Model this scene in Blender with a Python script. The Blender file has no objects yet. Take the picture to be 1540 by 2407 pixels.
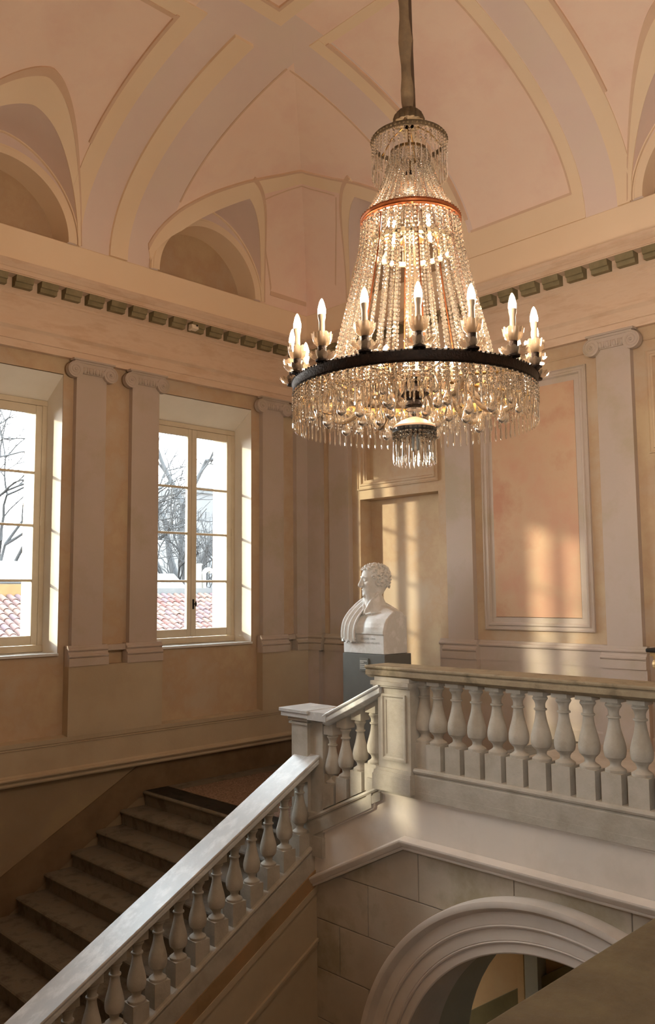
import bpy, math, random
import numpy as np
from mathutils import Vector, Matrix
random.seed(7); rng = np.random.default_rng(7)
SC = bpy.context.scene
COL = SC.collection
PI = math.pi

# ------------------------------------------------------------------ camera
cam_d = bpy.data.cameras.new('camera'); cam = bpy.data.objects.new('camera', cam_d); COL.objects.link(cam)
YAW, PITCH, ROLL = [math.radians(a) for a in (-45.572, 5.5105, -0.4906)]
fw = Vector((math.sin(YAW)*math.cos(PITCH), math.cos(YAW)*math.cos(PITCH), math.sin(PITCH)))
r0 = Vector((math.cos(YAW), -math.sin(YAW), 0)); u0 = r0.cross(fw)
rr = r0*math.cos(ROLL)+u0*math.sin(ROLL); uu = -r0*math.sin(ROLL)+u0*math.cos(ROLL)
mw = Matrix((rr, uu, -fw)).transposed().to_4x4(); mw.translation = Vector((0, 0, 1.6)); cam.matrix_world = mw
cam_d.sensor_fit = 'VERTICAL'; cam_d.sensor_height = 36; cam_d.lens = 36*1968.74/2407
cam_d.clip_start = .05; cam_d.clip_end = 500
SC.camera = cam

# ------------------------------------------------------------------ world, sun, exposure
w = bpy.data.worlds.new('sky'); SC.world = w; w.use_nodes = True
nt = w.node_tree; bg = nt.nodes['Background']
tc = nt.nodes.new('ShaderNodeTexCoord'); sx = nt.nodes.new('ShaderNodeSeparateXYZ'); rp = nt.nodes.new('ShaderNodeValToRGB')
nt.links.new(tc.outputs['Generated'], sx.inputs[0]); nt.links.new(sx.outputs['Z'], rp.inputs[0])
rp.color_ramp.elements[0].position = 0.0; rp.color_ramp.elements[0].color = (1.0, .95, .91, 1)
rp.color_ramp.elements[1].position = .55; rp.color_ramp.elements[1].color = (.80, .91, 1.0, 1)
nt.links.new(rp.outputs[0], bg.inputs[0]); bg.inputs[1].default_value = SKY = 12.0
sun_d = bpy.data.lights.new('sun', 'SUN'); sun = bpy.data.objects.new('sun', sun_d); COL.objects.link(sun)
sun.rotation_euler = Vector((.963, 1.0, -.3226)).to_track_quat('-Z', 'Y').to_euler()
sun_d.energy = 3.0; sun_d.color = (1.0, .86, .62); sun_d.angle = math.radians(1.6)
SC.view_settings.view_transform = 'Standard'; SC.view_settings.look = 'None'
SC.view_settings.gamma = 1.0; SC.view_settings.use_curve_mapping = False
SC.view_settings.exposure = 1.0
BULB = 255.0
SC.cycles.max_bounces = 9; SC.cycles.diffuse_bounces = 6; SC.cycles.glossy_bounces = 3
SC.cycles.transmission_bounces = 5; SC.cycles.transparent_max_bounces = 12
SC.cycles.caustics_reflective = False; SC.cycles.caustics_refractive = False
SC.cycles.sample_clamp_indirect = 6.0

# ------------------------------------------------------------------ materials
def lin(h):
    h = h.lstrip('#'); v = [int(h[i:i+2], 16)/255 for i in (0, 2, 4)]
    return tuple(((c+.055)/1.055)**2.4 if c > .04045 else c/12.92 for c in v)+(1,)
MATS = {}
def mat(name, c1, c2=None, scale=2.0, rough=.8, bump=.0, bscale=60, metal=0, detail=6, spec=.3, c3=None, stretch=(1, 1, 1)):
    m = bpy.data.materials.new(name); m.use_nodes = True; N = m.node_tree.nodes; L = m.node_tree.links
    b = N['Principled BSDF']; b.inputs['Roughness'].default_value = rough; b.inputs['Metallic'].default_value = metal
    b.inputs['Specular IOR Level'].default_value = spec
    tcn = N.new('ShaderNodeTexCoord'); mp = N.new('ShaderNodeMapping'); mp.inputs['Scale'].default_value = stretch
    geo = N.new('ShaderNodeNewGeometry'); L.new(geo.outputs['Position'], mp.inputs[0])
    if c2:
        n = N.new('ShaderNodeTexNoise'); n.inputs['Scale'].default_value = scale; n.inputs['Detail'].default_value = detail
        n.inputs['Roughness'].default_value = .62
        r = N.new('ShaderNodeValToRGB'); r.color_ramp.elements[0].color = lin(c1); r.color_ramp.elements[1].color = lin(c2)
        r.color_ramp.elements[0].position = .36; r.color_ramp.elements[1].position = .64
        if c3:
            e = r.color_ramp.elements.new(.5); e.color = lin(c3)
        L.new(mp.outputs[0], n.inputs['Vector']); L.new(n.outputs['Fac'], r.inputs[0]); L.new(r.outputs[0], b.inputs['Base Color'])
    else:
        b.inputs['Base Color'].default_value = lin(c1)
    if bump:
        n2 = N.new('ShaderNodeTexNoise'); n2.inputs['Scale'].default_value = bscale; n2.inputs['Detail'].default_value = 4
        bp = N.new('ShaderNodeBump'); bp.inputs['Strength'].default_value = bump; bp.inputs['Distance'].default_value = .01
        L.new(mp.outputs[0], n2.inputs['Vector']); L.new(n2.outputs['Fac'], bp.inputs['Height']); L.new(bp.outputs[0], b.inputs['Normal'])
    MATS[name] = m
    return m
WALL = mat('wall_plaster', '#c6b294', '#c0af9a', 1.6, .85, .12, 35, c3='#bca388')
PIL = mat('pilaster_plaster', '#bbaea1', '#b4a795', 1.3, .82, .12, 40, c3='#beb0a6')
DADO = mat('dado_plaster', '#bdae96', '#b2a189', 1.2, .85, .12, 35)
PINK = mat('vault_pink_plaster', '#f2dacb', '#eed3c6', .9, .9, .06, 20, c3='#f3decf')
MAUVE = mat('vault_mauve_plaster', '#e9dad2', '#e5d7ce', .9, .9, .06, 20, c3='#e6d5cf')
CREAM = mat('vault_cream_plaster', '#eedabf', '#f0dec5', 1.0, .9, .05, 20)
ENT = mat('entablature_plaster', '#d6bda5', '#cfb49b', 2.2, .85, .18, 25, c3='#d9c2ac', stretch=(1, 1, 4))
OLIVE = mat('bracket_olive_paint', '#8f8468', '#7c7256', 6, .85, .1, 40)
PANEL = mat('panel_rose_plaster', '#c99f86', '#be9078', 1.0, .85, .1, 30, c3='#c9aa8d')
STONE = mat('balustrade_stone', '#b9b2a7', '#a79f92', 5, .7, .25, 45, c3='#b1aa9e')
SMOOTHSTONE = mat('stairwell_wall_stone', '#dad1c8', '#d2c8bd', 1.3, .8, .08, 30, c3='#ddd3c9')
ASHLAR = mat('ashlar_stone', '#b0a494', '#a0957f', 1.6, .8, .2, 22, c3='#b7ac9c')
RAIL = mat('rail_marble', '#dcdddd', '#bdbfc0', 9, .38, .1, 60, spec=.5, c3='#c3c4c4', stretch=(1, .5, 1))
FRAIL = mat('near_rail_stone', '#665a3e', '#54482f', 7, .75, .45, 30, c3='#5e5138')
STEP = mat('step_stone', '#756c5e', '#5f574b', 7, .6, .2, 70, c3='#757065')
TERR = mat('terrazzo_floor', '#a08877', '#5d463a', 55, .5, .1, 60, detail=2)
FLOOR = mat('floor_stone', '#bdae9c', '#a4937f', 2.5, .5, .1, 30)
WOOD = mat('window_paint', '#d3c7b1', '#c9bca5', 3, .55, .05, 50)
SILL = mat('sill_marble', '#dcdcda', '#cfd0d0', 4, .4)
WHITE = mat('white_marble', '#ececec', '#e0e1e0', 8, .5, .06, 60, c3='#dcdcd9')
GREY = mat('plinth_grey_paint', '#6f706c', '#696a66', 3, .6)
BLACK = mat('black_iron', '#1b1815', None, rough=.5)
BRONZE = mat('dark_bronze', '#2e2119', '#1d1510', 30, .45, .5, 90, metal=.6)
COPPER = mat('copper_gilt', '#a4623c', '#8a4c2c', 20, .35, metal=.8)
BRASS = mat('aged_brass', '#8e6a35', '#5c4320', 12, .4, metal=.8)
GILT = mat('gilt_bronze', '#a88a4e', '#7a5f2e', 25, .4, .2, 60, metal=.7)
FABRIC = mat('cord_fabric', '#9a8467', '#837059', 9, .95, .5, 40)
CANDLE = mat('candle_porcelain', '#9a8a76', None, rough=.45)
PEACH = mat('peach_enamel', '#e8c3a4', None, rough=.4)
def glassy(name, tint, dif=.25, rough=.03):
    m = bpy.data.materials.new(name); m.use_nodes = True; N = m.node_tree.nodes; L = m.node_tree.links
    b = N['Principled BSDF']; b.inputs['Base Color'].default_value = lin(tint); b.inputs['Transmission Weight'].default_value = 1-dif
    b.inputs['IOR'].default_value = 1.52; b.inputs['Roughness'].default_value = rough
    MATS[name] = m; return m
CRYSTAL = glassy('cut_crystal', '#fdf3e4', .06)
FROST = glassy('pressed_glass', '#dcc4a6', .28, .12)
def pane_mat():
    m = bpy.data.materials.new('window_glass'); m.use_nodes = True; N = m.node_tree.nodes; L = m.node_tree.links
    N.remove(N['Principled BSDF']); o = N['Material Output']
    t = N.new('ShaderNodeBsdfTransparent'); t.inputs[0].default_value = (.95, .97, .96, 1)
    g = N.new('ShaderNodeBsdfGlossy'); g.inputs['Roughness'].default_value = .02; mx = N.new('ShaderNodeMixShader')
    fr = N.new('ShaderNodeFresnel'); fr.inputs[0].default_value = 1.3
    L.new(fr.outputs[0], mx.inputs[0]); L.new(t.outputs[0], mx.inputs[1]); L.new(g.outputs[0], mx.inputs[2]); L.new(mx.outputs[0], o.inputs[0])
    return m
PANE = pane_mat()
def emit_mat(name, col, s):
    m = bpy.data.materials.new(name); m.use_nodes = True; b = m.node_tree.nodes['Principled BSDF']
    b.inputs['Base Color'].default_value = (.9, .85, .8, 1); b.inputs['Emission Color'].default_value = col; b.inputs['Emission Strength'].default_value = s
    return m
GLOW = emit_mat('lit_bulb', (1.0, .78, .56, 1), BULB)
# ------------------------------------------------------------------ helpers
ORG = {}
def _link(o, parent, origin):
    COL.objects.link(o); ORG[o.name] = Vector(origin)
    if parent is not None: o.parent = parent
def tag(o, label=None, cat=None, group=None, kind=None):
    if label: o['label'] = label
    if cat: o['category'] = cat
    if group: o['group'] = group
    if kind: o['kind'] = kind
    return o
def empty(name, loc, label=None, cat=None, group=None, kind=None, parent=None):
    o = bpy.data.objects.new(name, None); o.empty_display_size = .1
    po = ORG[parent.name] if parent else Vector((0, 0, 0))
    o.location = Vector(loc)-po; _link(o, parent, loc)
    return tag(o, label, cat, group, kind)
class MB:
    """collects world-space geometry for one mesh object"""
    def __init__(s): s.v = []; s.f = []; s.m = []
    def add(s, v, f, mi=0):
        o = len(s.v); s.v += [tuple(map(float, p)) for p in v]; s.f += [tuple(i+o for i in q) for q in f]; s.m += [mi]*len(f); return s
    def box(s, x0, x1, y0, y1, z0, z1, mi=0):
        x0, x1 = sorted((x0, x1)); y0, y1 = sorted((y0, y1)); z0, z1 = sorted((z0, z1))
        v = [(x, y, z) for z in (z0, z1) for y in (y0, y1) for x in (x0, x1)]
        return s.add(v, [(0, 2, 3, 1), (4, 5, 7, 6), (0, 1, 5, 4), (2, 6, 7, 3), (0, 4, 6, 2), (1, 3, 7, 5)], mi)
    def prism(s, poly, fn, a, b, mi=0):
        """poly: 2D outline; fn(u, v, t) -> 3D; extruded from t=a to t=b"""
        n = len(poly); v = [fn(u, w_, a) for u, w_ in poly]+[fn(u, w_, b) for u, w_ in poly]
        f = [(i, (i+1) % n, n+(i+1) % n, n+i) for i in range(n)]+[tuple(range(n-1, -1, -1)), tuple(range(n, 2*n))]
        return s.add(v, f, mi)
    def grid(s, P, mi=None, close_u=False):
        """P: ni x nj x 3 ; mi: function(i,j)->material index"""
        ni, nj = len(P), len(P[0]); o = len(s.v)
        for row in P: s.v += [tuple(map(float, p)) for p in row]
        for i in range(ni if close_u else ni-1):
            for j in range(nj-1):
                i2 = (i+1) % ni
                s.f.append((o+i*nj+j, o+i2*nj+j, o+i2*nj+j+1, o+i*nj+j+1)); s.m.append(mi(i, j) if mi else 0)
        return s
    def lathe(s, prof, n=20, c=(0, 0, 0), mi=0, ax='z'):
        P = []
        for k in range(n):
            a = 2*PI*k/n; row = []
            for r, z in prof:
                p = (r*math.cos(a), r*math.sin(a), z) if ax == 'z' else ((z, r*math.cos(a), r*math.sin(a)) if ax == 'x' else (r*math.cos(a), z, r*math.sin(a)))
                row.append((p[0]+c[0], p[1]+c[1], p[2]+c[2]))
            P.append(row)
        return s.grid(P, (lambda i, j: mi), close_u=True)
    def tube(s, pts, rad, n=8, mi=0):
        pts = [Vector(p) for p in pts]; P = []
        for k in range(n): P.append([])
        up = Vector((.13, .21, 1)).normalized()
        for i, p in enumerate(pts):
            d = (pts[min(i+1, len(pts)-1)]-pts[max(i-1, 0)]).normalized()
            if i == 0: e1 = d.cross(up).normalized() if abs(d.dot(up)) < .95 else d.cross(Vector((1, .1, 0))).normalized()
            else: e1 = (e1-d*e1.dot(d)).normalized()
            e2 = d.cross(e1); r = rad[i] if hasattr(rad, '__len__') else rad
            for k in range(n):
                a = 2*PI*k/n; P[k].append(p+e1*r*math.cos(a)+e2*r*math.sin(a))
        o = len(s.v); m_ = len(pts); s.grid(P, (lambda i, j: mi), close_u=True)
        s.f += [tuple(o+k*m_ for k in range(n)), tuple(o+k*m_+m_-1 for k in range(n-1, -1, -1))]; s.m += [mi, mi]
        return s
    def ball(s, c, r, nu=8, nv=6, mi=0, sq=(1, 1, 1)):
        pr = [(max(1e-4, math.sin(PI*j/nv)), -math.cos(PI*j/nv)) for j in range(nv+1)]
        P = [[(c[0]+r*sq[0]*q*math.cos(2*PI*k/nu), c[1]+r*sq[1]*q*math.sin(2*PI*k/nu), c[2]+r*sq[2]*z) for q, z in pr] for k in range(nu)]
        return s.grid(P, (lambda i, j: mi), close_u=True)
    def build(s, name, mats, parent=None, origin=None, smooth=False, label=None, cat=None, group=None, kind=None, angle=35):
        """origin: world point of the object's own origin (default: the parent's origin or the lowest centre)"""
        V = np.array(s.v, dtype=float)
        po = ORG[parent.name] if parent else Vector((0, 0, 0))
        if origin is None: origin = po if parent else Vector(((V[:, 0].min()+V[:, 0].max())/2, (V[:, 1].min()+V[:, 1].max())/2, V[:, 2].min()))
        origin = Vector(origin)
        me = bpy.data.meshes.new(name); me.from_pydata((V-np.array(origin)).tolist(), [], s.f)
        mats = mats if isinstance(mats, (list, tuple)) else [mats]
        for m in mats: me.materials.append(m)
        if len(mats) > 1: me.polygons.foreach_set('material_index', s.m)
        if smooth:
            me.polygons.foreach_set('use_smooth', [True]*len(me.polygons))
            if angle: me.set_sharp_from_angle(angle=math.radians(angle))
        me.update(); me.validate()
        o = bpy.data.objects.new(name, me); o.location = origin-po; _link(o, parent, origin)
        return tag(o, label, cat, group, kind)
def copy_part(o, parent, loc, rz=0.0, name=None, scale=None):
    """a copy of one object (mesh shared) placed at a world point under a parent"""
    c = o.copy(); po = ORG[parent.name] if parent else Vector((0, 0, 0))
    c.parent = parent; c.location = Vector(loc)-po; c.rotation_euler = (0, 0, rz)
    if scale: c.scale = scale
    COL.objects.link(c); ORG[c.name] = Vector(loc)
    return c
def smooth_bevel(o, wdt=.006, seg=2):
    b = o.modifiers.new('bevel', 'BEVEL'); b.width = wdt; b.segments = seg; b.limit_method = 'ANGLE'; b.angle_limit = math.radians(40)
    return o
# ================================================================== THE ROOM
XW, YB = -8.93, 8.35            # wall planes (left wall, back wall)
ZS = 5.73                       # springing of the vault
WC = (6.53, 3.73, .93)          # window centres along the left wall
XR, YF = 3.1, -.95              # the walls behind the camera
def Lw(off, z, y): return (XW+off, y, z)
def Bw(off, z, x): return (x, YB-off, z)

# ---- left wall
wl = MB()
edges = [YF-.4]+[e for c in sorted(WC) for e in (c-.755, c+.755)]+[YB]
for a, b in zip(edges[::2], edges[1::2]): wl.box(-9.33, XW, a, b, .93, 4.15)
LW0, LW1, LZ0, LZ1 = 6.4, 8.1, -4.4, -1.9                   # unseen opening, added to bring daylight into the passage
for xa, xb, zt_ in ((-9.33, XW, .93), (-9.66, -9.33, .96)):
    wl.box(xa, xb, YF-.4, LW0, -6, zt_); wl.box(xa, xb, LW1, YB+.5, -6, zt_); wl.box(xa, xb, LW0, LW1, -6, LZ0); wl.box(xa, xb, LW0, LW1, LZ1, zt_)
wl.box(-9.33, XW, YF-.4, YB, 4.15, ZS)
edges = [YF-.4]+[e for c in sorted(WC) for e in (c-.645, c+.645)]+[YB+.5]
for a, b in zip(edges[::2], edges[1::2]): wl.box(-9.66, -9.33, a, b, .96, 3.82)
wl.box(-9.66, -9.33, YF-.4, YB+.5, 3.82, 7.8)
WALL_L = wl.build('wall_left', WALL, kind='structure', origin=(XW, 3.7, 0), label='beige plaster wall with tall windows and paired pilasters')
# window reveals, splayed at the head
for c in WC:
    m = MB(); y0, y1 = c-.75, c+.75; yi0, yi1 = c-.735, c+.735
    for (a, ai) in ((y0, yi0), (y1, yi1)):
        m.add([(XW+.002, a, .945), (-9.29, ai, .945), (-9.29, ai, 3.89), (XW+.002, a, 4.14)], [(0, 1, 2, 3)])
    m.add([(XW+.002, y0, 4.14), (XW+.002, y1, 4.14), (-9.29, yi1, 3.89), (-9.29, yi0, 3.89)], [(0, 1, 2, 3)])
    m.build('window_reveal', mat('reveal_plaster', '#f0ebe2', '#ebe5da', 2, .8) if 'reveal_plaster' not in MATS else MATS['reveal_plaster'], WALL_L)

# ---- pilasters
def ionic_capital(fn, c, w_shaft, par, top=4.335):
    """fn(off, z, t): wall frame; c: centre along the wall"""
    m = MB()
    hw = w_shaft/2
    m.prism([(.06, top-.022), (.15, top-.022), (.155, top-.012), (.15, top), (.06, top)], fn, c-hw-.075, c+hw+.075)
    m.prism([(.06, top-.045), (.128, top-.045), (.14, top-.024), (.06, top-.024)], fn, c-hw-.055, c+hw+.055)
    m.prism([(.06, top-.085), (.110, top-.085), (.116, top-.07), (.116, top-.045), (.06, top-.045)], fn, c-hw-.03, c+hw+.03)
    m.prism([(.06, top-.16), (.098, top-.16), (.115, top-.13), (.118, top-.10), (.11, top-.085), (.06, top-.085)], fn, c-hw+.0, c+hw-.0)
    n = 4                                                   # egg and dart
    for k in range(n):
        t = c-hw*.62+2*hw*.62*k/(n-1)
        o = len(m.v); m.ball((0, 0, 0), 1, 8, 6)
        for i in range(o, len(m.v)):
            x, y, z = m.v[i]; m.v[i] = fn(.108+.026*x, top-.122+.036*z, t+.024*y)
        if k < n-1: m.prism([(.1, top-.155), (.128, top-.15), (.122, top-.09), (.1, top-.085)], fn, t+2*hw*.62/(n-1)/2-.006, t+2*hw*.62/(n-1)/2+.006)
    for s in (-1, 1):                                       # volutes: a disc with a raised spiral
        tc_, zc_ = c+s*(hw+.035), top-.128; R = .094
        ring = [(tc_+R*math.cos(2*PI*k/28), zc_+R*math.sin(2*PI*k/28)) for k in range(28)]
        m.prism([(t, z) for t, z in ring], (lambda t, z, o_: fn(o_, z, t)), .05, .122)
        pts = []; N = 64
        for k in range(N+1):
            u = k/N; r = R*(1-.90*u**.8)-.006; a = PI/2-s*u*2.6*2*PI
            pts.append(fn(.122, zc_+r*math.sin(a), tc_+r*math.cos(a)))
        m.tube(pts, [.0105*(1-.55*k/N) for k in range(N+1)], 6)
        o = len(m.v); m.ball((0, 0, 0), 1, 8, 6)
        for i in range(o, len(m.v)):
            x, y, z = m.v[i]; m.v[i] = fn(.124+.016*x, zc_+.016*z, tc_+.016*y)
    return m.build('capital', PIL, par, smooth=True, angle=40)
BASEP = [(.02, .80), (.14, .80), (.14, .885), (.125, .89), (.138, .90), (.142, .912), (.138, .925), (.122, .932), (.116, .945), (.108, .958), (.112, .965),
         (.124, .972), (.126, .985), (.118, .998), (.104, 1.003), (.10, 1.03), (.02, 1.03)]
def pilaster(fn, c, wd, par, base=True, zb=1.0, extra=.055):
    m = MB(); m.prism([(0, zb), (.076, zb), (.076, 4.20), (0, 4.20)], fn, c-wd/2, c+wd/2)
    p = m.build('pilaster', PIL, par)
    ionic_capital(fn, c, wd, p)
    if base:
        b = MB(); b.prism(BASEP, fn, c-wd/2-extra, c+wd/2+extra); b.build('base', PIL, p)
    return p
PW = .385
for c in (4.805, 5.545, 7.62): pilaster(Lw, c, PW, WALL_L)
for c in (2.005, 2.745): pilaster(Lw, c, PW, WALL_L)
pilaster(Lw, 8.21, .30, WALL_L, extra=.05)
# pedestals under the pairs, thin strip of base that runs behind the pair
for a, b in ((4.56, 5.79), (7.38, 8.30), (1.76, 2.99)):
    MB().prism([(0, .03), (.125, .03), (.125, .80), (0, .80)], Lw, a, b).build('pedestal', DADO, WALL_L)
    MB().prism([(0, .955), (.09, .955), (.09, 1.02), (0, 1.02)], Lw, a+.06, b-.06).build('base_strip', PIL, WALL_L)
# dado band with its mouldings
MB().prism([(0, -.30), (.10, -.30), (.10, -.05), (.112, -.045), (.112, -.038), (.102, -.034), (.102, -.026), (.116, -.02), (.122, .03), (0, .045)], Lw, YF, YB).build('dado_band', DADO, WALL_L)
MB().prism([(0, -.42), (.095, -.42), (.105, -.405), (.10, -.385), (.112, -.365), (.135, -.355), (.142, -.34), (.135, -.325), (.11, -.318), (.10, -.30), (0, -.30)], Lw, YF, YB).build('dado_moulding', DADO, WALL_L)
SKIRT = mat('skirt_brown_paint', '#7a654c', '#6b573f', 3, .7)
LOWP = mat('lower_wall_plaster', '#9b8a6b', '#8d7a60', 1.1, .85, .12, 30, c3='#927f68')
MB().prism([(0, -6), (.012, -6), (.012, -.42), (0, -.42)], Lw, YF, LW0-.05).build('lower_wall', LOWP, WALL_L)
MB().prism([(0, LZ1), (.012, LZ1), (.012, -.42), (0, -.42)], Lw, LW0-.05, YB).build('lower_wall', LOWP, WALL_L)
nz = lambda y: -.735+(y-5.60)*.545
sk = [(5.55, -.42), (8.34, -.42), (8.34, -.80), (5.55, -.80), (1.0, nz(1.0)-.3), (1.0, nz(1.0)+.31)]
MB().prism([(y, z) for y, z in sk], (lambda y, z, o_: (XW+o_, y, z)), 0, .03).build('skirt_board', SKIRT, WALL_L)

# ---- back wall
wb = MB()
wb.box(-9.33, XR, 8.58, 8.95, -6, ZS); wb.box(-9.33, XR, 8.58, 8.95, ZS, 7.8)
for a, b, z0, z1 in ((-8.93, -7.876, -6, ZS), (-6.52, -3.72, -6, ZS), (-2.36, XR, -6, ZS)): wb.box(a, b, YB, 8.58, z0, z1)
for a, b in ((-7.876, -6.52), (-3.72, -2.36)):
    wb.box(a, b, YB, 8.58, 2.87, 3.12); wb.box(a, b, YB, 8.58, 3.96, ZS)
    wb.box(a, a+.125, YB, 8.58, 3.12, 3.96); wb.box(b-.11, b, YB, 8.58, 3.12, 3.96); wb.box(a, b, 8.42, 8.58, 3.12, 3.96)
WALL_B = wb.build('wall_back', WALL, kind='structure', origin=(-3, YB, 0), label='plaster wall behind the bust with pilasters, niche and rose panel')
for c in (-8.218, -6.155, -4.088): pilaster(Bw, c, PW, WALL_B)
pilaster(Bw, -2.02, PW, WALL_B); pilaster(Bw, -8.72, .27, WALL_B, extra=.05)
def frame(fn, a, b, z0, z1, wd, par, name, mt, prof=None):
    """a mitred frame: outer a..b, z0..z1, width wd"""
    prof = prof or [(0, 0), (.028, 0), (.032, .012), (.02, .02), (.02, .045), (.034, .055), (.034, .075), (.012, .09), (.012, wd), (0, wd)]
    m = MB(); pr = [(o_, min(d, wd)) for o_, d in prof]
    rows = []
    for o_, d in pr: rows.append([fn(o_, z0+d, a+d), fn(o_, z0+d, b-d), fn(o_, z1-d, b-d), fn(o_, z1-d, a+d)])
    P = [[rows[i][k] for i in range(len(pr))] for k in range(4)]
    m.grid(P, close_u=True); return m.build(name, mt, par)
for a, b in ((-7.9, -6.505), (-3.76, -2.34)):
    frame(Bw, a, b, 3.0, 4.08, .125, WALL_B, 'panel_frame', WALL)
frame(Bw, -5.84, -4.437, 1.155, 4.08, .15, WALL_B, 'panel_frame', PIL)
MB().prism([(0, 1.30), (.012, 1.30), (.012, 3.93), (0, 3.93)], Bw, -5.69, -4.59).build('rose_panel', PANEL, WALL_B)
# niche back is painted plaster
for a, b in ((-7.876, -6.52), (-3.72, -2.36)):
    MB().box(a, b, 8.57, 8.578, -.73, 2.87).build('niche_panel', WALL, WALL_B)
# base mouldings and dado of the back wall
segs = ((-8.93, -7.89), (-6.50, -3.74), (-2.34, XR))
for a, b in segs:
    MB().prism([(0, .80), (.055, .80), (.055, .955), (.075, .965), (.08, .98), (.07, .998), (.05, 1.005), (.045, 1.03), (0, 1.03)], Bw, a, b).build('base_strip', PIL, WALL_B)
    MB().prism([(0, -.73), (.05, -.73), (.05, .80), (0, .80)], Bw, a, b).build('pedestal_course', PIL, WALL_B)
    MB().prism([(0, 0), (.075, 0), (.075, .11), (.06, .13), (0, .13)], Bw, max(a, -4.9), max(b, -4.8)).build('skirting', PIL, WALL_B) if b > -4.9 else None
for c, e in ((-8.218, .25), (-6.155, .25), (-4.088, .25), (-2.02, .25), (-8.76, .17)):
    MB().prism([(0, -.73), (.125, -.73), (.125, .80), (0, .80)], Bw, c-e, c+e).build('pedestal', PIL, WALL_B)
# thin architrave line of the bays
MB().prism([(0, 4.19), (.012, 4.19), (.018, 4.20), (.012, 4.215), (.012, 4.335), (0, 4.335)], Bw, XW, XR).build('bay_head', WALL, WALL_B)
# stray picture rail and corner fillet behind the corner piers
# ---- the two walls behind the camera
wr = MB(); wr.box(XR, XR+.3, YF-.4, 8.95, -6, 7.8)
wr.build('wall_right', WALL, kind='structure', label='plain beige plaster wall on the right of the landing')
wf = MB(); FC = (1.4,)  # opening added out of view to let in more sky light
edges = [-9.66]+[e for c in FC for e in (c-.7, c+.7)]+[XR+.3]
for a, b in zip(edges[::2], edges[1::2]): wf.box(a, b, YF-.3, YF, .95, 4.1)
wf.box(-9.66, XR+.3, YF-.3, YF, -6, .95); wf.box(-9.66, XR+.3, YF-.3, YF, 4.1, 7.8)
wf.build('wall_front', WALL, kind='structure', label='plain beige plaster wall behind the viewer')

# ---- entablature (both walls): architrave, frieze, cornice, attic band
ARCH = [(0, 4.335), (.078, 4.335), (.078, 4.42), (.092, 4.425), (.092, 4.53), (.10, 4.54), (.125, 4.565), (.125, 4.59), (.085, 4.592), (0, 4.592)]
FRIZ = [(0, 4.592), (.08, 4.592), (.08, 4.915), (.092, 4.925), (.092, 4.945), (.115, 4.965), (.115, 4.985), (0, 4.985)]
CORN = [(0, 4.985), (.105, 4.985), (.105, 5.10), (.235, 5.10), (.235, 5.108), (.222, 5.115), (.232, 5.12), (.232, 5.165), (.24, 5.17), (.25, 5.19), (.268, 5.215), (.27, 5.25), (0, 5.27)]
BAND = [(0, 5.25), (.012, 5.25), (.012, ZS-.012), (0, ZS)]
def entab(nm, fn, a, b, lab):
    e = empty(nm, fn(0, 4.335, (a+b)/2), kind='structure', label=lab)
    for n_, pf in (('architrave', ARCH), ('frieze', FRIZ), ('cornice', CORN), ('attic_band', BAND)):
        MB().prism(pf, fn, a, b).build(n_, ENT if n_ != 'attic_band' else CREAM, e)
    return e
TR1 = entab('trim_1', Lw, YF, YB, 'entablature with square brackets above the windows')
TR2 = entab('trim_2', Bw, XW, XR, 'entablature with square brackets above the bust')
def bracket(fn, c, par):
    m = MB(); m.prism([(.09, 4.985), (.185, 4.985), (.192, 5.03), (.215, 5.035), (.228, 5.102), (.09, 5.102)], fn, c-.10, c+.10)
    m2 = m.build('bracket', OLIVE, par, origin=fn(.1, 5.0, c)); return m2
b0 = None
for k in range(-14, 16):
    c = 3.90+.2915*k
    if YF+.2 < c < YB-.22:
        if b0 is None: b0 = bracket(Lw, c, TR1)
        else: copy_part(b0, TR1, Lw(.1, 5.0, c))
b0 = None
for k in range(0, 42):
    c = -8.93+.42+.2915*k
    if c < XR-.2:
        if b0 is None: b0 = bracket(Bw, c, TR2)
        else: copy_part(b0, TR2, Bw(.1, 5.0, c))
m = MB(); m.prism([(.17, 4.985), (.26, 5.0), (.25, 5.05), (.18, 5.06)], Lw, 6.10, 6.20)
sen = m.build('alarm_sensor', mat('sensor_plastic', '#e8dcc8', None, rough=.4), label='small pale alarm sensor wedged between two cornice brackets', cat='sensor')
MB().prism([(.262, 5.03), (.268, 5.03), (.266, 5.05), (.26, 5.05)], Lw, 6.16, 6.185).build('lens', BLACK, sen)

# ================================================================== VAULT
VA, VH = 3.3, 1.67
def f_of(d): d = min(max(d, 0), VA); return ZS+VH*math.sqrt(max(0, 1-((VA-d)/VA)**2))
def finv(z): q = min(max((z-ZS)/VH, 0), 1); return VA-VA*math.sqrt(max(0, 1-q*q))
def th_of(d): return math.acos(min(1, max(-1, (VA-min(max(d, 0), VA))/VA)))
def H(x, y): return min(f_of(x-XW), f_of(YB-y))
RL, HL = .93, 1.06
def lun(t, c, R=RL, h=HL):                                   # slightly pointed section
    q = abs(t-c)/R; return ZS+h*(.84*math.sqrt(max(0, 1-q*q))+.16*(1-q)*(1+.5*q)) if q < 1 else ZS
LB = (6.53, 3.70, .87); LC = (-7.09, -2.91, 1.27)
def lo(t, cs): return max(finv(lun(t, c)) for c in cs)
CEIL = empty('ceiling', (-5, 5, ZS), kind='structure', label='rose and cream painted plaster vault with lunettes and raised ribs')
def samples(a, b, cs, n):
    s = set(np.round(np.linspace(a, b, n), 4).tolist())
    for c in cs:
        for k in range(41):
            t = c-RL*math.cos(PI*k/40)
            if a < t < b: s.add(round(t, 4))
    return sorted(s)
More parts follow.
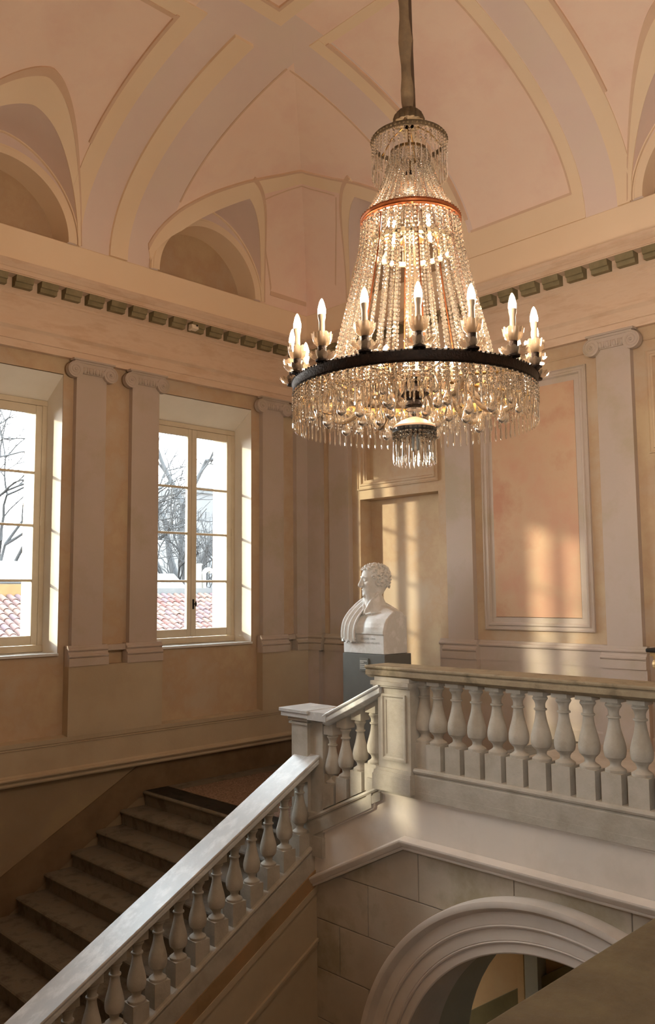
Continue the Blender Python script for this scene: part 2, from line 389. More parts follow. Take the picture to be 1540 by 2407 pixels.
def cove(side):
    m = MB(); left = side == 'L'; cs = LB if left else LC
    ts = samples(YF, YB-.0005, cs, 180) if left else samples(XW+.0005, XR, cs, 200)
    P = []; NJ = 40
    for t in ts:
        hi = VA if (YB-t > VA if left else t-XW > VA) else (YB-t if left else t-XW)
        l = min(lo(t, cs), hi)
        a, b = th_of(l), th_of(hi); row = []
        for j in range(NJ+1):
            th = a+(b-a)*j/NJ; d = VA*(1-math.cos(th)); z = ZS+VH*math.sin(th)
            row.append((XW+d, t, z) if left else (t, YB-d, z))
        P.append(row)
    def mi(i, j):
        t = ts[i]; x, y, _ = P[i][j]
        if left: return 0 if (t < 4.5 or (t > 5.8)) else 1
        return 0 if (t < -6.5 or -5.9 < t < -4.5 or t > -3.85) else 1
    if not left: P = [r[::-1] for r in P]
    m.grid(P, mi); return m.build('vault_web', [PINK, MAUVE], CEIL, smooth=True, angle=0)
cove('L'); cove('B')
m = MB(); m.box(XW+VA-.3, XR, YF, YB-VA+.3, ZS+VH+.001, ZS+VH+.05); m.build('crown', MAUVE, CEIL)
MB().box(-9.66, XR+.3, YF-.3, 8.95, 7.6, 7.8).build('roof_slab', WALL, CEIL)
for side, cs in (('L', LB), ('B', LC)):
    for c in cs:
        fn = Lw if side == 'L' else Bw
        ts = [c-RL*math.cos(PI*k/48) for k in range(49)]
        m = MB()                                            # little vault running into the web
        rows = []
        for t in ts:
            z = lun(t, c); d = max(finv(z), .0)
            rows.append([fn(d*q, z, t) for q in np.linspace(0, 1, 8)])
        m.grid(rows if side == 'B' else [r[::-1] for r in rows]); m.build('lunette_vault', MAUVE, CEIL, smooth=True, angle=0)
        r1 = .79; m = MB(); rows = []                       # wall between the little vault and the arched recess
        for k in range(49):
            a = PI*k/48; rows.append([fn(.001, ZS+r1*math.sin(a), c-r1*math.cos(a)), fn(.001, lun(c-RL*math.cos(a), c), c-RL*math.cos(a))])
        m.grid(rows); m.build('lunette_wall', MAUVE, CEIL)
        m = MB(); rows = []                                 # raised ring
        for k in range(49):
            a = PI*k/48; ca, sa = math.cos(a), math.sin(a)
            rows.append([fn(o_, ZS+r_*sa, c-r_*ca) for r_, o_ in ((r1, -.33), (r1, .045), (r1+.085, .045), (r1+.095, .03), (r1+.115, .03), (r1+.12, 0))])
        m.grid(rows); m.build('lunette_ring', CREAM, CEIL, smooth=True, angle=30)
        m = MB(); arc = [(c-r1*math.cos(PI*k/48), ZS+r1*math.sin(PI*k/48)) for k in range(49)]
        m.prism(arc, (lambda t, z, o_: fn(o_, z, t)), -.34, -.33); m.build('lunette_back', WALL, CEIL)
        m = MB(); rows = []                                 # bead where the little vault meets the wall
        for k in range(49):
            a = PI*k/48; rr_ = [(RL-.012, HL-.012, 0), (RL-.012, HL-.012, .03), (RL+.0, HL+.0, .035)]
            rows.append([fn(o_, lun(c-R_*math.cos(a), c, R_, h_), c-R_*math.cos(a)) for R_, h_, o_ in rr_])
        m.grid(rows); m.build('lunette_bead', CREAM, CEIL)
# raised bands draped on the vault
def slab(P, t, name, mt):
    """P: grid of points on the vault; raises it by t along the inward normal, with side skirts"""
    P = np.array(P, float); ni, nj, _ = P.shape
    du = np.gradient(P, axis=0); dv = np.gradient(P, axis=1); n = np.cross(du, dv); n /= np.linalg.norm(n, axis=2, keepdims=True)+1e-12
    ctr = np.array((-3.0, 3.7, 3.0)); sgn = np.sign(((ctr-P)*n).sum(2, keepdims=True)); n = n*sgn
    Q = P+n*t; B = P-n*.01
    full = np.concatenate([B[:, :1], Q, B[:, -1:]], axis=1); full = np.concatenate([full[:1]*0+np.concatenate([B[:1, :1], B[:1], B[:1, -1:]], axis=1), full, np.concatenate([B[-1:, :1], B[-1:], B[-1:, -1:]], axis=1)], axis=0)
    return MB().grid(full).build(name, mt, CEIL, smooth=True, angle=40)
def cove_band(side, t0, t1, d0, d1, name, mt, t=.02, nt=3, nd=44, start=None):
    P = []
    for tt in np.linspace(t0, t1, nt):
        a = max(d0, start(tt) if start else 0); th0, th1 = th_of(a), th_of(d1); row = []
        for th in np.linspace(th0, th1, nd):
            d = VA*(1-math.cos(th)); z = ZS+VH*math.sin(th)
            row.append((XW+d, tt, z) if side == 'L' else (tt, YB-d, z))
        P.append(row)
    return slab(P, t, name, mt)
def plan_band(pa, pb, name, mt, t=.015, n=60, m_=4):
    """band between two plan polylines (resampled) on the vault"""
    def rs(p):
        p = np.array(p, float); s = np.r_[0, np.cumsum(np.linalg.norm(np.diff(p, axis=0), axis=1))]; q = np.linspace(0, s[-1], n)
        return np.c_[np.interp(q, s, p[:, 0]), np.interp(q, s, p[:, 1])]
    A, B_ = rs(pa), rs(pb); P = [[(*(A[i]*(1-k)+B_[i]*k), H(*(A[i]*(1-k)+B_[i]*k))) for k in np.linspace(0, 1, m_)] for i in range(n)]
    return slab(P, t, name, mt)
sL = lambda y: lo(y, LB); sB = lambda x: lo(x, LC)
BEAD = mat('vault_bead_plaster', '#dfc5ae', '#d8bca3', 2, .9)
cove_band('L', 5.04, 5.28, 0, 2.49, 'rib', CREAM, .04)
cove_band('L', 4.44, 4.65, 0, 2.54, 'panel_border', CREAM, .018, nt=14, start=sL)
cove_band('L', 4.41, 4.445, .62, 2.36, 'panel_bead', BEAD, .028, start=lambda y: sL(y)+.25)
cove_band('L', YF, 4.44, 2.34, 2.54, 'panel_border', CREAM, .018, nt=40, nd=4)
cove_band('L', YF, 4.445, 2.30, 2.345, 'panel_bead', BEAD, .028, nt=40, nd=3)
cove_band('L', 5.79, 5.81, .40, 2.43, 'panel_line', BEAD, .01)
cove_band('B', -6.51, -6.49, .30, 2.55, 'panel_line', BEAD, .01)
cove_band('B', -6.06, -5.92, 0, 2.62, 'panel_border', CREAM, .018)
cove_band('B', -5.915, -5.87, .12, 2.52, 'panel_bead', BEAD, .026)
cove_band('B', -5.92, -4.37, 0, .055, 'panel_border', CREAM, .014, nt=14, nd=4)
cove_band('B', -5.87, -4.50, .052, .062, 'panel_line', BEAD, .018, nt=14, nd=3)
cove_band('B', -5.92, -4.37, 2.50, 2.62, 'panel_border', CREAM, .012, nt=14, nd=4)
cove_band('B', -4.50, -4.365, .055, 2.50, 'panel_border', CREAM, .012)
cove_band('B', -4.515, -4.495, .055, 2.50, 'panel_line', BEAD, .016)
cove_band('B', -3.99, -3.80, 0, 2.62, 'panel_border', CREAM, .02, nt=14, start=sB)
cove_band('B', -3.80, -3.765, .6, 2.5, 'panel_bead', BEAD, .028, start=lambda x: sB(x)+.32)
# borders along the lunette edges
def lun_border(side, c, a, b, wt, wh, name='lunette_border'):
    P = []; P2 = []
    for q in np.linspace(a, b, 48):                          # q in -1..1 across the lunette
        r0_, r1_ = [], []
        ang = math.acos(max(-1, min(1, -q)))
        row = []; row2 = []
        for k in np.linspace(0, 1, 5):
            R_, h_ = RL+wt*k, HL+wh*k; t = c-R_*math.cos(ang); z = lun(t, c, R_, h_); d = finv(z)
            row.append((XW+d, t, z) if side == 'L' else (t, YB-d, z))
        for k in (1.0, 1.14, 1.28):
            R_, h_ = RL+wt*k, HL+wh*k; t = c-R_*math.cos(ang); z = lun(t, c, R_, h_); d = finv(z)
            row2.append((XW+d, t, z) if side == 'L' else (t, YB-d, z))
        P.append(row); P2.append(row2)
    slab(P, .014, name, CREAM); slab(P2, .02, 'lunette_bead', BEAD)
lun_border('L', 3.70, -.9999, .9999, .035, .17); lun_border('L', .87, -.9999, .9999, .035, .17)
lun_border('L', 6.53, .02, .9999, .05, .10); lun_border('B', -7.09, -.9999, -.02, .05, .10)
lun_border('B', -2.91, -.9999, .9999, .035, .17); lun_border('B', 1.27, -.9999, .9999, .035, .17)
# the band that crosses the corner, the corner panel and the centre panel
O_ = [(-8.90, 5.58), (-8.6, 5.86), (-8.33, 6.16), (-8.06, 6.50), (-7.80, 6.87), (-7.60, 7.12), (-7.36, 7.33), (-7.1, 7.51), (-6.85, 7.72), (-6.55, 8.02), (-6.2, 8.32)]
I_ = [(-8.925, 5.62), (-8.74, 5.98), (-8.50, 6.30), (-8.226, 6.66), (-7.95, 7.02), (-7.73, 7.26), (-7.50, 7.46), (-7.26, 7.62), (-6.98, 7.84), (-6.66, 8.10), (-6.25, 8.345)]
plan_band(I_, O_, 'corner_band', CREAM, .016)
plan_band([(x+.03*.7, y-.03*.7) for x, y in O_], O_, 'corner_bead', BEAD, .026, m_=3)
def line(pts, wd=.02, t=.012, name='panel_line'):
    p = np.array(pts, float); d = np.gradient(p, axis=0); nrm = np.c_[-d[:, 1], d[:, 0]]; nrm /= np.linalg.norm(nrm, axis=1, keepdims=True)
    plan_band(p-nrm*wd/2, p+nrm*wd/2, name, BEAD, t, m_=3)
line([(-8.90, 7.62), (-8.70, 7.36), (-8.45, 7.08), (-8.20, 6.86)], .014, .006)
line([(-8.20, 6.86), (-7.95, 7.10), (-7.74, 7.33), (-7.50, 7.53)], .014, .006)
line([(-8.26, 8.30), (-8.05, 8.10), (-7.80, 7.86), (-7.50, 7.56)], .014, .006)
plan_band([(XW+.012, 7.62), (XW+.012, 8.33)], [(XW+.024, 7.62), (XW+.024, 8.31)], 'panel_line', BEAD, .012, m_=3)
def centre(e, wd, name, mt, t):
    x0, y0 = -6.05+e, 5.32-e; x1, y1 = .1-e, 2.05+e
    plan_band([(x0, y0), (x1, y0)], [(x0, y0-wd), (x1, y0-wd)], name, mt, t); plan_band([(x0, y1), (x0, y0)], [(x0+wd, y1), (x0+wd, y0)], name, mt, t)
centre(0, .15, 'centre_border', CREAM, .02); centre(.15, .035, 'centre_bead', BEAD, .028)
MB().box(-5.88, -.07, 2.2, 5.15, ZS+VH-.006, ZS+VH+.004).build('centre_panel', PINK, CEIL)
# ================================================================== WINDOWS
for wi, c in enumerate(WC):
    W_ = empty('window_%d' % (wi+1), (-9.30, c, .95), kind='structure', label=('cream casement window nearest the corner', 'cream casement window at the left edge of view', 'cream casement window left of view')[wi])
    X0, X1 = -9.335, -9.27
    m = MB(); zt, zb = 3.885, .985
    m.box(X0, X1, c-.735, c-.672, zb+.045, zt-.065); m.box(X0, X1, c+.672, c+.735, zb+.045, zt-.065); m.box(X0, X1, c-.735, c+.735, zt-.065, zt); m.box(X0, X1+.01, c-.735, c+.735, zb-.03, zb+.045)
    smooth_bevel(m.build('frame', WOOD, W_), .005)
    MB().box(X0-.0, XW+.035, c-.75, c+.75, .925, .952).build('sill', SILL, W_)
    for s in (-1, 1):
        a, b = (c-.667, c-.008) if s < 0 else (c-.004, c+.667)
        cs = MB(); x0, x1 = -9.318, -9.262
        st = .078; cs.box(x0, x1, a, a+(st if s < 0 else .082), zb+.05, zt-.07); cs.box(x0, x1, b-(.06 if s < 0 else st), b, zb+.05, zt-.07)
        _a, _b = a+(st if s < 0 else .082), b-(.06 if s < 0 else st); cs.box(x0+.001, x1-.001, _a, _b, zt-.17, zt-.07); cs.box(x0+.001, x1-.001, _a, _b, zb+.05, zb+.155)
        ca = smooth_bevel(cs.build('casement', WOOD, W_), .006)
        ga, gb = a+(st if s < 0 else .082), b-(.06 if s < 0 else st)
        zs = [zb+.155, 1.77, 2.405, 3.02, zt-.17]
        for z in zs[1:-1]:
            MB().prism([(-9.30, z-.016), (-9.27, z-.012), (-9.265, z), (-9.27, z+.012), (-9.30, z+.016)], (lambda x, z_, y: (x, y, z_)), ga, gb).build('muntin', WOOD, ca)
        for z0, z1 in zip(zs[:-1], zs[1:]):
            MB().box(-9.296, -9.293, ga, gb, z0, z1).build('pane', PANE, ca)
        for z in (1.35, 2.45, 3.5):
            if s > 0: MB().lathe([(.001, z-.05), (.011, z-.05), (.011, z+.05), (.001, z+.05)], 8, (-9.262, c+.672, 0)).build('hinge', WOOD, ca)
    h = MB(); h.box(-9.262, -9.252, c+.018, c+.042, 1.40, 1.53)
    h.build('handle_plate', BLACK, W_)
    k = MB(); k.lathe([(.001, -.036), (.006, -.034), (.015, 0), (.006, .034), (.001, .036)], 10, (-9.238, c+.058, 1.468)); k.box(-9.252, -9.238, c+.028, c+.058, 1.46, 1.475)
    k.build('handle', BLACK, W_)
    MB().box(X0, X0+.01, c-.735, c+.735, zt-.10, zt-.02).build('head_stop', WOOD, W_); MB().box(-9.32, -9.31, c-.03, c+.03, zb+.05, zt-.07).build('astragal', WOOD, W_)
    # a portal steers sampling of the sky through the opening
    pd = bpy.data.lights.new('window_portal', 'AREA'); pd.shape = 'RECTANGLE'; pd.size = 1.3; pd.size_y = 2.9; pd.cycles.is_portal = True
    po = bpy.data.objects.new('window_portal', pd); COL.objects.link(po); po.location = (-9.67, c, 2.4); po.rotation_euler = Vector((1, 0, 0)).to_track_quat('-Z', 'Z').to_euler()

for wi, c in enumerate(FC):                                   # unseen casement added behind the viewer to brighten the room
    W_ = empty('window_%d' % (wi+4), (c, YF-.15, .95), kind='structure', label='cream casement window in the wall behind the viewer')
    m = MB(); y0, y1 = YF-.2, YF-.14
    for a, b in ((c-.7, c-.6), (c-.05, c+.05), (c+.6, c+.7)): m.box(a, b, y0, y1, .95, 4.1)
    for z in (.95, 1.9, 2.6, 3.3, 4.02): m.box(c-.7, c+.7, y0, y1, z, z+(.08 if z in (.95, 4.02) else .03))
    m.build('frame', WOOD, W_); MB().box(c-.6, c+.6, y0+.02, y0+.023, 1.0, 4.05).build('pane', PANE, W_)
    pd = bpy.data.lights.new('window_portal', 'AREA'); pd.shape = 'RECTANGLE'; pd.size = 1.4; pd.size_y = 3.15; pd.cycles.is_portal = True
    po = bpy.data.objects.new('window_portal', pd); COL.objects.link(po); po.location = (c, YF-.31, 2.52); po.rotation_euler = Vector((0, 1, 0)).to_track_quat('-Z', 'Z').to_euler()

pd = bpy.data.lights.new('window_portal', 'AREA'); pd.shape = 'RECTANGLE'; pd.size = 1.7; pd.size_y = 2.5; pd.cycles.is_portal = True  # portal of the opening added low in the left wall for the passage
po = bpy.data.objects.new('window_portal', pd); COL.objects.link(po); po.location = (-9.67, 7.25, -3.15); po.rotation_euler = Vector((1, 0, 0)).to_track_quat('-Z', 'Z').to_euler()
# ================================================================== FLOORS AND STAIRS
MB().box(-4.612, XR, 5.62, 8.60, -.28, 0).build('floor', FLOOR, kind='structure', origin=(-2, 7, 0), label='pale stone floor of the upper landing')
MB().box(-.47, XR, YF, 5.62, -.28, 0).build('floor_side', FLOOR, kind='structure', label='pale stone floor of the side landing')
fl = MB().box(XW, -5.86, 5.94, 8.60, -1.0, -.737).build('floor_corner', TERR, kind='structure', origin=(-7.4, 7, -.737), label='red speckled terrazzo of the corner landing')
m = MB(); m.box(XW+.03, -6.0, 5.62, 5.94, -.86, -.735); m.box(-6.25, -5.86, 5.94, 8.35, -.86, -.7345); m.box(XW+.03, XW+.28, 5.94, 8.3, -.86, -.7345); m.build('stone_border', STEP, fl)
MB().box(-9, XR, -1, 9, -6.3, -6.0).build('floor_lower', FLOOR, kind='structure', label='stone floor far down in the stairwell')
ST = empty('staircase', (-7.4, 5.6, -.735), 'dark worn stone flight climbing beside the windows to the corner landing', 'staircase')
def step_mesh(dx):
    pr = [(.34, -.168), (.34, 0), (.03, 0), (.008, -.004), (-.004, -.016), (-.004, -.028), (.008, -.04), (.024, -.044), (.026, -.168)]
    m = MB(); m.prism(pr, (lambda y, z, x: (x, y, z)), 0, dx); return m
s0 = step_mesh(2.87).build('step', STEP, ST, origin=(0, 0, 0)); bpy.data.objects.remove(s0) if False else None
s0.location = Vector((XW+.03, 5.60, -.735))-ORG[ST.name]; ORG[s0.name] = Vector((XW+.03, 5.6, -.735))
for i in range(1, 17): copy_part(s0, ST, (XW+.03, 5.60-.307*i, -.735-.1675*i))
m = MB(); m.prism([(5.8, -1.25), (5.8, -.95), (5.6-.307*16, -.735-.1675*16-.17), (5.6-.307*16, -.735-.1675*16-.5)], (lambda y, z, x: (x, y, z)), XW, -6.05); m.build('soffit', SMOOTHSTONE, ST)
ST2 = empty('staircase', (-5.4, 7, -.735), 'short stone flight rising from the corner landing past the bust', 'staircase')
for k in range(4):
    x0 = -5.85+.30*k; z = -.735+.18375*(k+1)
    m = MB(); m.prism([(.34, -.184), (.34, 0), (.03, 0), (.006, -.006), (-.003, -.02), (.006, -.036), (.024, -.044), (.026, -.184)], (lambda x, zz, y: (x0+x, y, z+zz)), 5.68, 8.34)
    m.build('step', STEP, ST2)

# ================================================================== BALUSTRADES
BP = [(.148, 0), (.152, .018), (.15, .04), (.135, .052), (.118, .062), (.085, .085), (.075, .105), (.078, .135), (.092, .165), (.125, .195), (.13, .205), (.145, .215), (.158, .26), (.163, .31), (.16, .36),
      (.148, .42), (.13, .49), (.11, .56), (.093, .63), (.082, .70), (.077, .755), (.08, .765), (.10, .772), (.103, .785), (.10, .798), (.08, .805), (.076, .83), (.078, .87), (.09, .905), (.108, .93), (.118, .945), (.118, .965), (.108, .97), (.108, 1.0)]
def baluster(name, hgt, par, plinth, cap, slope_p=0, slope_c=0, axis='x', sk=0):
    """square plinth block, turned body, square cap; origin at the bottom of the turned body"""
    m = MB(); m.lathe([(r*hgt, z*hgt) for r, z in BP], 22)
    h = .155*hgt; hc = .135*hgt
    def blk(hw, z0a, z0b, z1a, z1b):                         # sloped bottom/top allowed along the run axis
        v = []
        for (sx_, sy_) in ((-1, -1), (1, -1), (1, 1), (-1, 1)):
            q = sx_ if axis == 'x' else sy_
            v.append((sx_*hw, sy_*hw, z0a if q < 0 else z0b))
        for (sx_, sy_) in ((-1, -1), (1, -1), (1, 1), (-1, 1)):
            q = sx_ if axis == 'x' else sy_
            v.append((sx_*hw, sy_*hw, z1a if q < 0 else z1b))
        m.add(v, [(3, 2, 1, 0), (4, 5, 6, 7), (0, 1, 5, 4), (1, 2, 6, 5), (2, 3, 7, 6), (3, 0, 4, 7)])
    blk(h, -plinth-slope_p*h, -plinth+slope_p*h, 0, 0)
    blk(hc, hgt, hgt, hgt+cap-slope_c*hc, hgt+cap+slope_c*hc)
    return m.build(name, STONE, par, origin=(0, 0, 0), smooth=True, angle=32)
RP = [(.155, 0), (.158, -.012), (.155, -.026), (.142, -.030), (.142, -.042), (.148, -.045), (.148, -.08), (.13, -.088), (.112, -.10), (.09, -.108)]
RPOLY = RP+[(-u, v) for u, v in RP[::-1]]
BASEPR = [(.092, 0), (.105, -.008), (.11, -.022), (.104, -.038), (.09, -.046), (.09, -.056), (.10, -.062), (.10, -.24)]
BPOLY = BASEPR+[(-u, v) for u, v in BASEPR[::-1]]
YL = 5.55                                                    # axis of the long balustrade
LBAL = empty('balustrade', (-2.6, YL, 0), 'long stone balustrade along the edge of the upper landing', 'balustrade')
m = MB(); m.prism(RPOLY, (lambda u, v, x: (x, YL-u, .972+v)), -5.06, .3); smooth_bevel(m.build('rail', mat('rail_brown_stone', '#8a7b65', '#756853', 5, .6, .35, 40, c3='#95876f'), LBAL), .003, 1)
m = MB(); m.prism(BPOLY, (lambda u, v, x: (x, YL-u, .155+v)), -4.57, .3); m.build('base', STONE, LBAL)
b0 = baluster('baluster', .475, LBAL, .20, .05)
x = -4.385; k = 0
while x < .2:
    if k == 0: b0.location = Vector((x, YL, .355))-ORG[LBAL.name]; ORG[b0.name] = Vector((x, YL, .355))
    else: copy_part(b0, LBAL, (x, YL, .355))
    x += .1925; k += 1
# half baluster against the pier
copy_part(b0, LBAL, (-4.545, YL+.02, .355))
# the big newel pier with its sunk panel
npi = MB(); npi.box(-4.945, -4.585, 5.435, 5.70, .12, .80)
nw = npi.build('newel', STONE, LBAL)
MB().prism([(0, .80), (.012, .80), (.02, .815), (.045, .825), (.05, .84), (.035, .848), (.03, .87), (0, .87)], (lambda u, z, t: (-4.765+(.18+u)*t, 0, z)), -1, 1) if False else None
for hw_, z0, z1 in ((.03, .795, .812), (.045, .812, .845), (.02, .845, .88)):
    MB().box(-4.945-hw_, -4.585+hw_*.4, 5.435-hw_, 5.70+hw_, z0, z1).build('newel_cap', STONE, nw)
for hw_, z0, z1 in ((.045, -.06, .07), (.035, .07, .10), (.02, .10, .125)):
    MB().box(-4.945-hw_*.8, -4.585+hw_*.5, 5.435-hw_, 5.70+hw_, z0, z1).build('newel_foot', STONE, nw)
frame((lambda o_, z, t: (t, 5.435-o_, z)), -4.90, -4.63, .19, .74, .05, nw, 'newel_panel', STONE, [(0, 0), (.014, 0), (.014, .018), (.004, .03), (.004, .05), (0, .05)])

# ---- short flight balustrade (corner newel up to the pier)
S2 = .474
SB2 = empty('balustrade', (-5.4, YL, -.4), 'short sloping stone balustrade between the two newel piers below the bust', 'balustrade')
zr2 = lambda x: .823+(x+4.9)*S2
m = MB(); m.prism(RPOLY, (lambda u, v, x: (x, YL-.0-u, zr2(x)+v)), -5.60, -4.90); smooth_bevel(m.build('rail', RAIL, SB2), .003, 1)
m = MB(); m.box(-5.80, -5.555, YL-.155, YL+.155, .43, .508); m.build('rail_foot', RAIL, SB2)
m = MB(); m.prism([(u, max(v, -.13)) for u, v in BPOLY], (lambda u, v, x: (x, YL-u, -.085+(x+5.05)*S2+v)), -5.86, -4.95); m.build('base', STONE, SB2)
b2 = baluster('baluster', .44, SB2, .20, .10, S2, S2)
for i, xx in enumerate((-5.62, -5.45, -5.265, -5.09)):
    zz = zr2(xx)-.108-.44-.075
    if i == 0: b2.location = Vector((xx, YL, zz))-ORG[SB2.name]; ORG[b2.name] = Vector((xx, YL, zz))
    else: copy_part(b2, SB2, (xx, YL, zz))
# ---- long flight balustrade
XS, S1 = -5.90, .535
SB1 = empty('balustrade', (XS, 4, -1), 'pale marble railed balustrade climbing the long flight', 'balustrade')
zr1 = lambda y: .035+(y-5.38)*S1
m = MB(); m.prism(RPOLY, (lambda u, v, y: (XS+u, y, zr1(y)+v)), .6, 5.60); smooth_bevel(m.build('rail', RAIL, SB1), .003, 1)
zs1 = lambda y: zr1(y)-.108-.46-.075-.20+.05
m = MB(); m.prism(BPOLY, (lambda u, v, y: (XS+u, y, zs1(y)+v)), .6, 5.62); m.build('stringer', STONE, SB1)
b3 = baluster('baluster', .46, SB1, .20, .11, S1, S1, 'y')
y = 5.39; k = 0
while y > .7:
    zz = zr1(y)-.108-.46-.075
    if k == 0: b3.location = Vector((XS, y, zz))-ORG[SB1.name]; ORG[b3.name] = Vector((XS, y, zz))
    else: copy_part(b3, SB1, (XS, y, zz))
    y -= .1905; k += 1
NW = empty('newel_pier', (-5.97, 5.6, -.74), 'square stone newel pier with flat cap at the turn of the stairs', 'newel')
m = MB(); m.box(-6.085, -5.865, 5.46, 5.72, -1.05, .40); m.build('shaft', STONE, NW)
m = MB(); m.box(-5.865, -5.70, 5.50, 5.66, -.55, .40); m.build('respond', STONE, NW)
m = MB(); m.box(-6.17, -5.80, 5.395, 5.79, .435, .478); m.box(-6.185, -5.785, 5.38, 5.80, .478, .512); smooth_bevel(m.build('cap', RAIL, NW), .004, 1)
m = MB(); m.box(-6.11, -5.84, 5.435, 5.745, .40, .435); m.box(-6.105, -5.845, 5.44, 5.74, .365, .385); m.build('cap_moulding', STONE, NW)
m = MB(); m.box(-6.10, -5.67, 5.455, 5.735, -.62, -.42); m.box(-6.11, -5.66, 5.445, 5.745, -.80, -.62); m.build('foot', STONE, NW)
# ---- the near balustrade beside the viewer
NB = empty('balustrade', (-.615, 2.3, 0), 'brown stone rail running across the near right corner', 'balustrade')
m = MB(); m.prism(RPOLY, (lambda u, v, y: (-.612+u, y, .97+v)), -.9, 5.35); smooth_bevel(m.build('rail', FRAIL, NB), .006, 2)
m = MB(); m.prism(BPOLY, (lambda u, v, y: (-.612+u, y, .155+v)), -.9, 5.35); m.build('base', STONE, NB)
for i in range(31): copy_part(b0, NB, (-.612, -.75+.1925*i, .355))

# ================================================================== STAIRWELL WALLS AND ARCH
AX, AZ, AR = -3.29, -2.555, 1.545
WS = empty('wall_stairwell', (AX, 5.5, -6), kind='structure', label='stone wall under the landing pierced by a moulded arch')
# face of the wall round the opening, with thickness
m = MB(); N = 64; top = -.06; XL_, XE = -5.83, .3
def outer(a):
    ca, sa = math.cos(a), math.sin(a); t = 1e9
    if sa > 1e-6: t = min(t, (top-AZ)/sa)
    if ca > 1e-6: t = min(t, (XE-AX)/ca)
    if ca < -1e-6: t = min(t, (XL_-AX)/ca)
    return AX+t*ca, AZ+t*sa
angs = sorted(set([PI*k/N for k in range(N+1)]+[math.atan2(top-AZ, XE-AX), math.atan2(top-AZ, XL_-AX)]))
rows = [[(AX+1.62*math.cos(a), 5.94, AZ+1.62*math.sin(a)), (AX+1.62*math.cos(a), 5.52, AZ+1.62*math.sin(a)), (outer(a)[0], 5.52, outer(a)[1])] for a in angs]
m.grid(rows); m.box(AX+1.62, XE, 5.52, 5.94, -6, AZ); m.box(XL_, AX-1.62, 5.52, 5.94, -6, AZ); m.box(-4.95, XE, 5.60, 5.95, -.9, -.05)
m.build('core', ASHLAR, WS)
# ashlar blocks: raised pieces with open joints
ztop = lambda x: (-.52 if x > -4.70 else -.52-(-4.70-x)*.505)
bl_i = 0
zc = -.50; row = 0
while zc > -4.6:
    z1, z0 = zc, zc-.43; x = XL_+(.35 if row % 2 else .0)-.6
    while x < XE:
        x0, x1 = max(x, XL_), min(x+.92, XE)
        xs = np.linspace(x0+.004, x1-.004, 13) if x1-x0 > .05 else []
        T, B_ = [], []
        for xx in xs:
            zt_ = min(z1-.004, ztop(xx)); zb_ = z0+.004
            dd = abs(xx-AX)
            if dd < 1.70: zb_ = max(zb_, AZ+math.sqrt(1.70**2-dd*dd)) if z1 > AZ else 9
            if zt_-zb_ > .01: T.append((xx, zt_)); B_.append((xx, zb_))
        if len(T) > 1:
            mm = MB(); mm.prism(B_+T[::-1], (lambda u, v, o_: (u, o_, v)), 5.505, 5.53); smooth_bevel(mm.build('ashlar_block', ASHLAR, WS), .003, 1)
        x += .92
    zc -= .43; row += 1
# moulded arch
APR = [(1.545, 5.95), (1.545, 5.475), (1.555, 5.468), (1.618, 5.468), (1.622, 5.455), (1.632, 5.45), (1.640, 5.458), (1.645, 5.452), (1.728, 5.452), (1.733, 5.435), (1.746, 5.428), (1.756, 5.436), (1.760, 5.432),
       (1.845, 5.432), (1.85, 5.425), (1.862, 5.40), (1.882, 5.378), (1.905, 5.372), (1.928, 5.376), (1.932, 5.40), (1.935, 5.53)]
m = MB(); rows = []
for k in range(97):
    a = PI*k/96; rows.append([(AX+r_*math.cos(a), y_, AZ+r_*math.sin(a)) for r_, y_ in APR])
rows = [[(p[0], p[1], -6.0) for p in rows[0]]]+rows+[[(p[0], p[1], -6.0) for p in rows[-1]]]
m.grid(rows); m.build('archivolt', SMOOTHSTONE, WS, smooth=True, angle=30)
# string course (cornice) below the panel, following the short flight down
CP = [(0, -.085), (.03, -.085), (.036, -.075), (.036, -.062), (.05, -.055), (.062, -.04), (.075, -.02), (.078, -.012), (.078, 0), (.066, .004), (0, .02)]
def run(fn_z, x0, x1, poly, y0, name, mt, par):
    MB().prism(poly, (lambda o_, v, x: (x, y0-o_, fn_z(x)+v)), x0, x1).build(name, mt, par)
run(lambda x: -.435, -4.70, XE, CP, 5.475, 'string_course', SMOOTHSTONE, WS)
run(lambda x: -.435+(x+4.70)*.505, -5.80, -4.70, CP, 5.475, 'string_course', SMOOTHSTONE, WS)
# smooth panel above it
pan = [(-5.84, -1.03), (-4.70, -.45), (XE, -.45), (XE, -.09), (-5.05, -.09), (-5.05, -.245), (-5.84, -.645)]
MB().prism(pan, (lambda u, v, o_: (u, o_, v)), 5.484, 5.60).build('stringer_panel', SMOOTHSTONE, WS)
bd = .05
trim = [[(XE, -.09), (-5.05, -.09), (-5.05, -.245), (-5.84, -.645)], [(XE, -.03), (-5.11, -.03), (-5.11, -.205), (-5.84, -.575)]]
for q in range(3):
    a, b = trim[0][q:q+2], trim[1][q:q+2]
    MB().prism([a[0], a[1], b[1], b[0]], (lambda u, v, o_: (u, o_, v)), 5.448, 5.60).build('stringer_band', STONE, WS)
    lo_ = [(p[0]+(.0 if q != 1 else .016), p[1]-(.018 if q != 1 else 0)) for p in a]
    MB().prism([lo_[0], lo_[1], a[1], a[0]], (lambda u, v, o_: (u, o_, v)), 5.463, 5.60).build('stringer_fillet', SMOOTHSTONE, WS)
MB().box(-5.11, XE, 5.452, 5.60, -.03, 0).build('stringer_top', STONE, WS)
MB().prism([(-5.84, -.60), (-5.06, -.205), (-5.06, -.10), (-5.84, -.47)], (lambda u, v, o_: (u, o_, v)), 5.458, 5.64).build('stringer_top', STONE, WS)
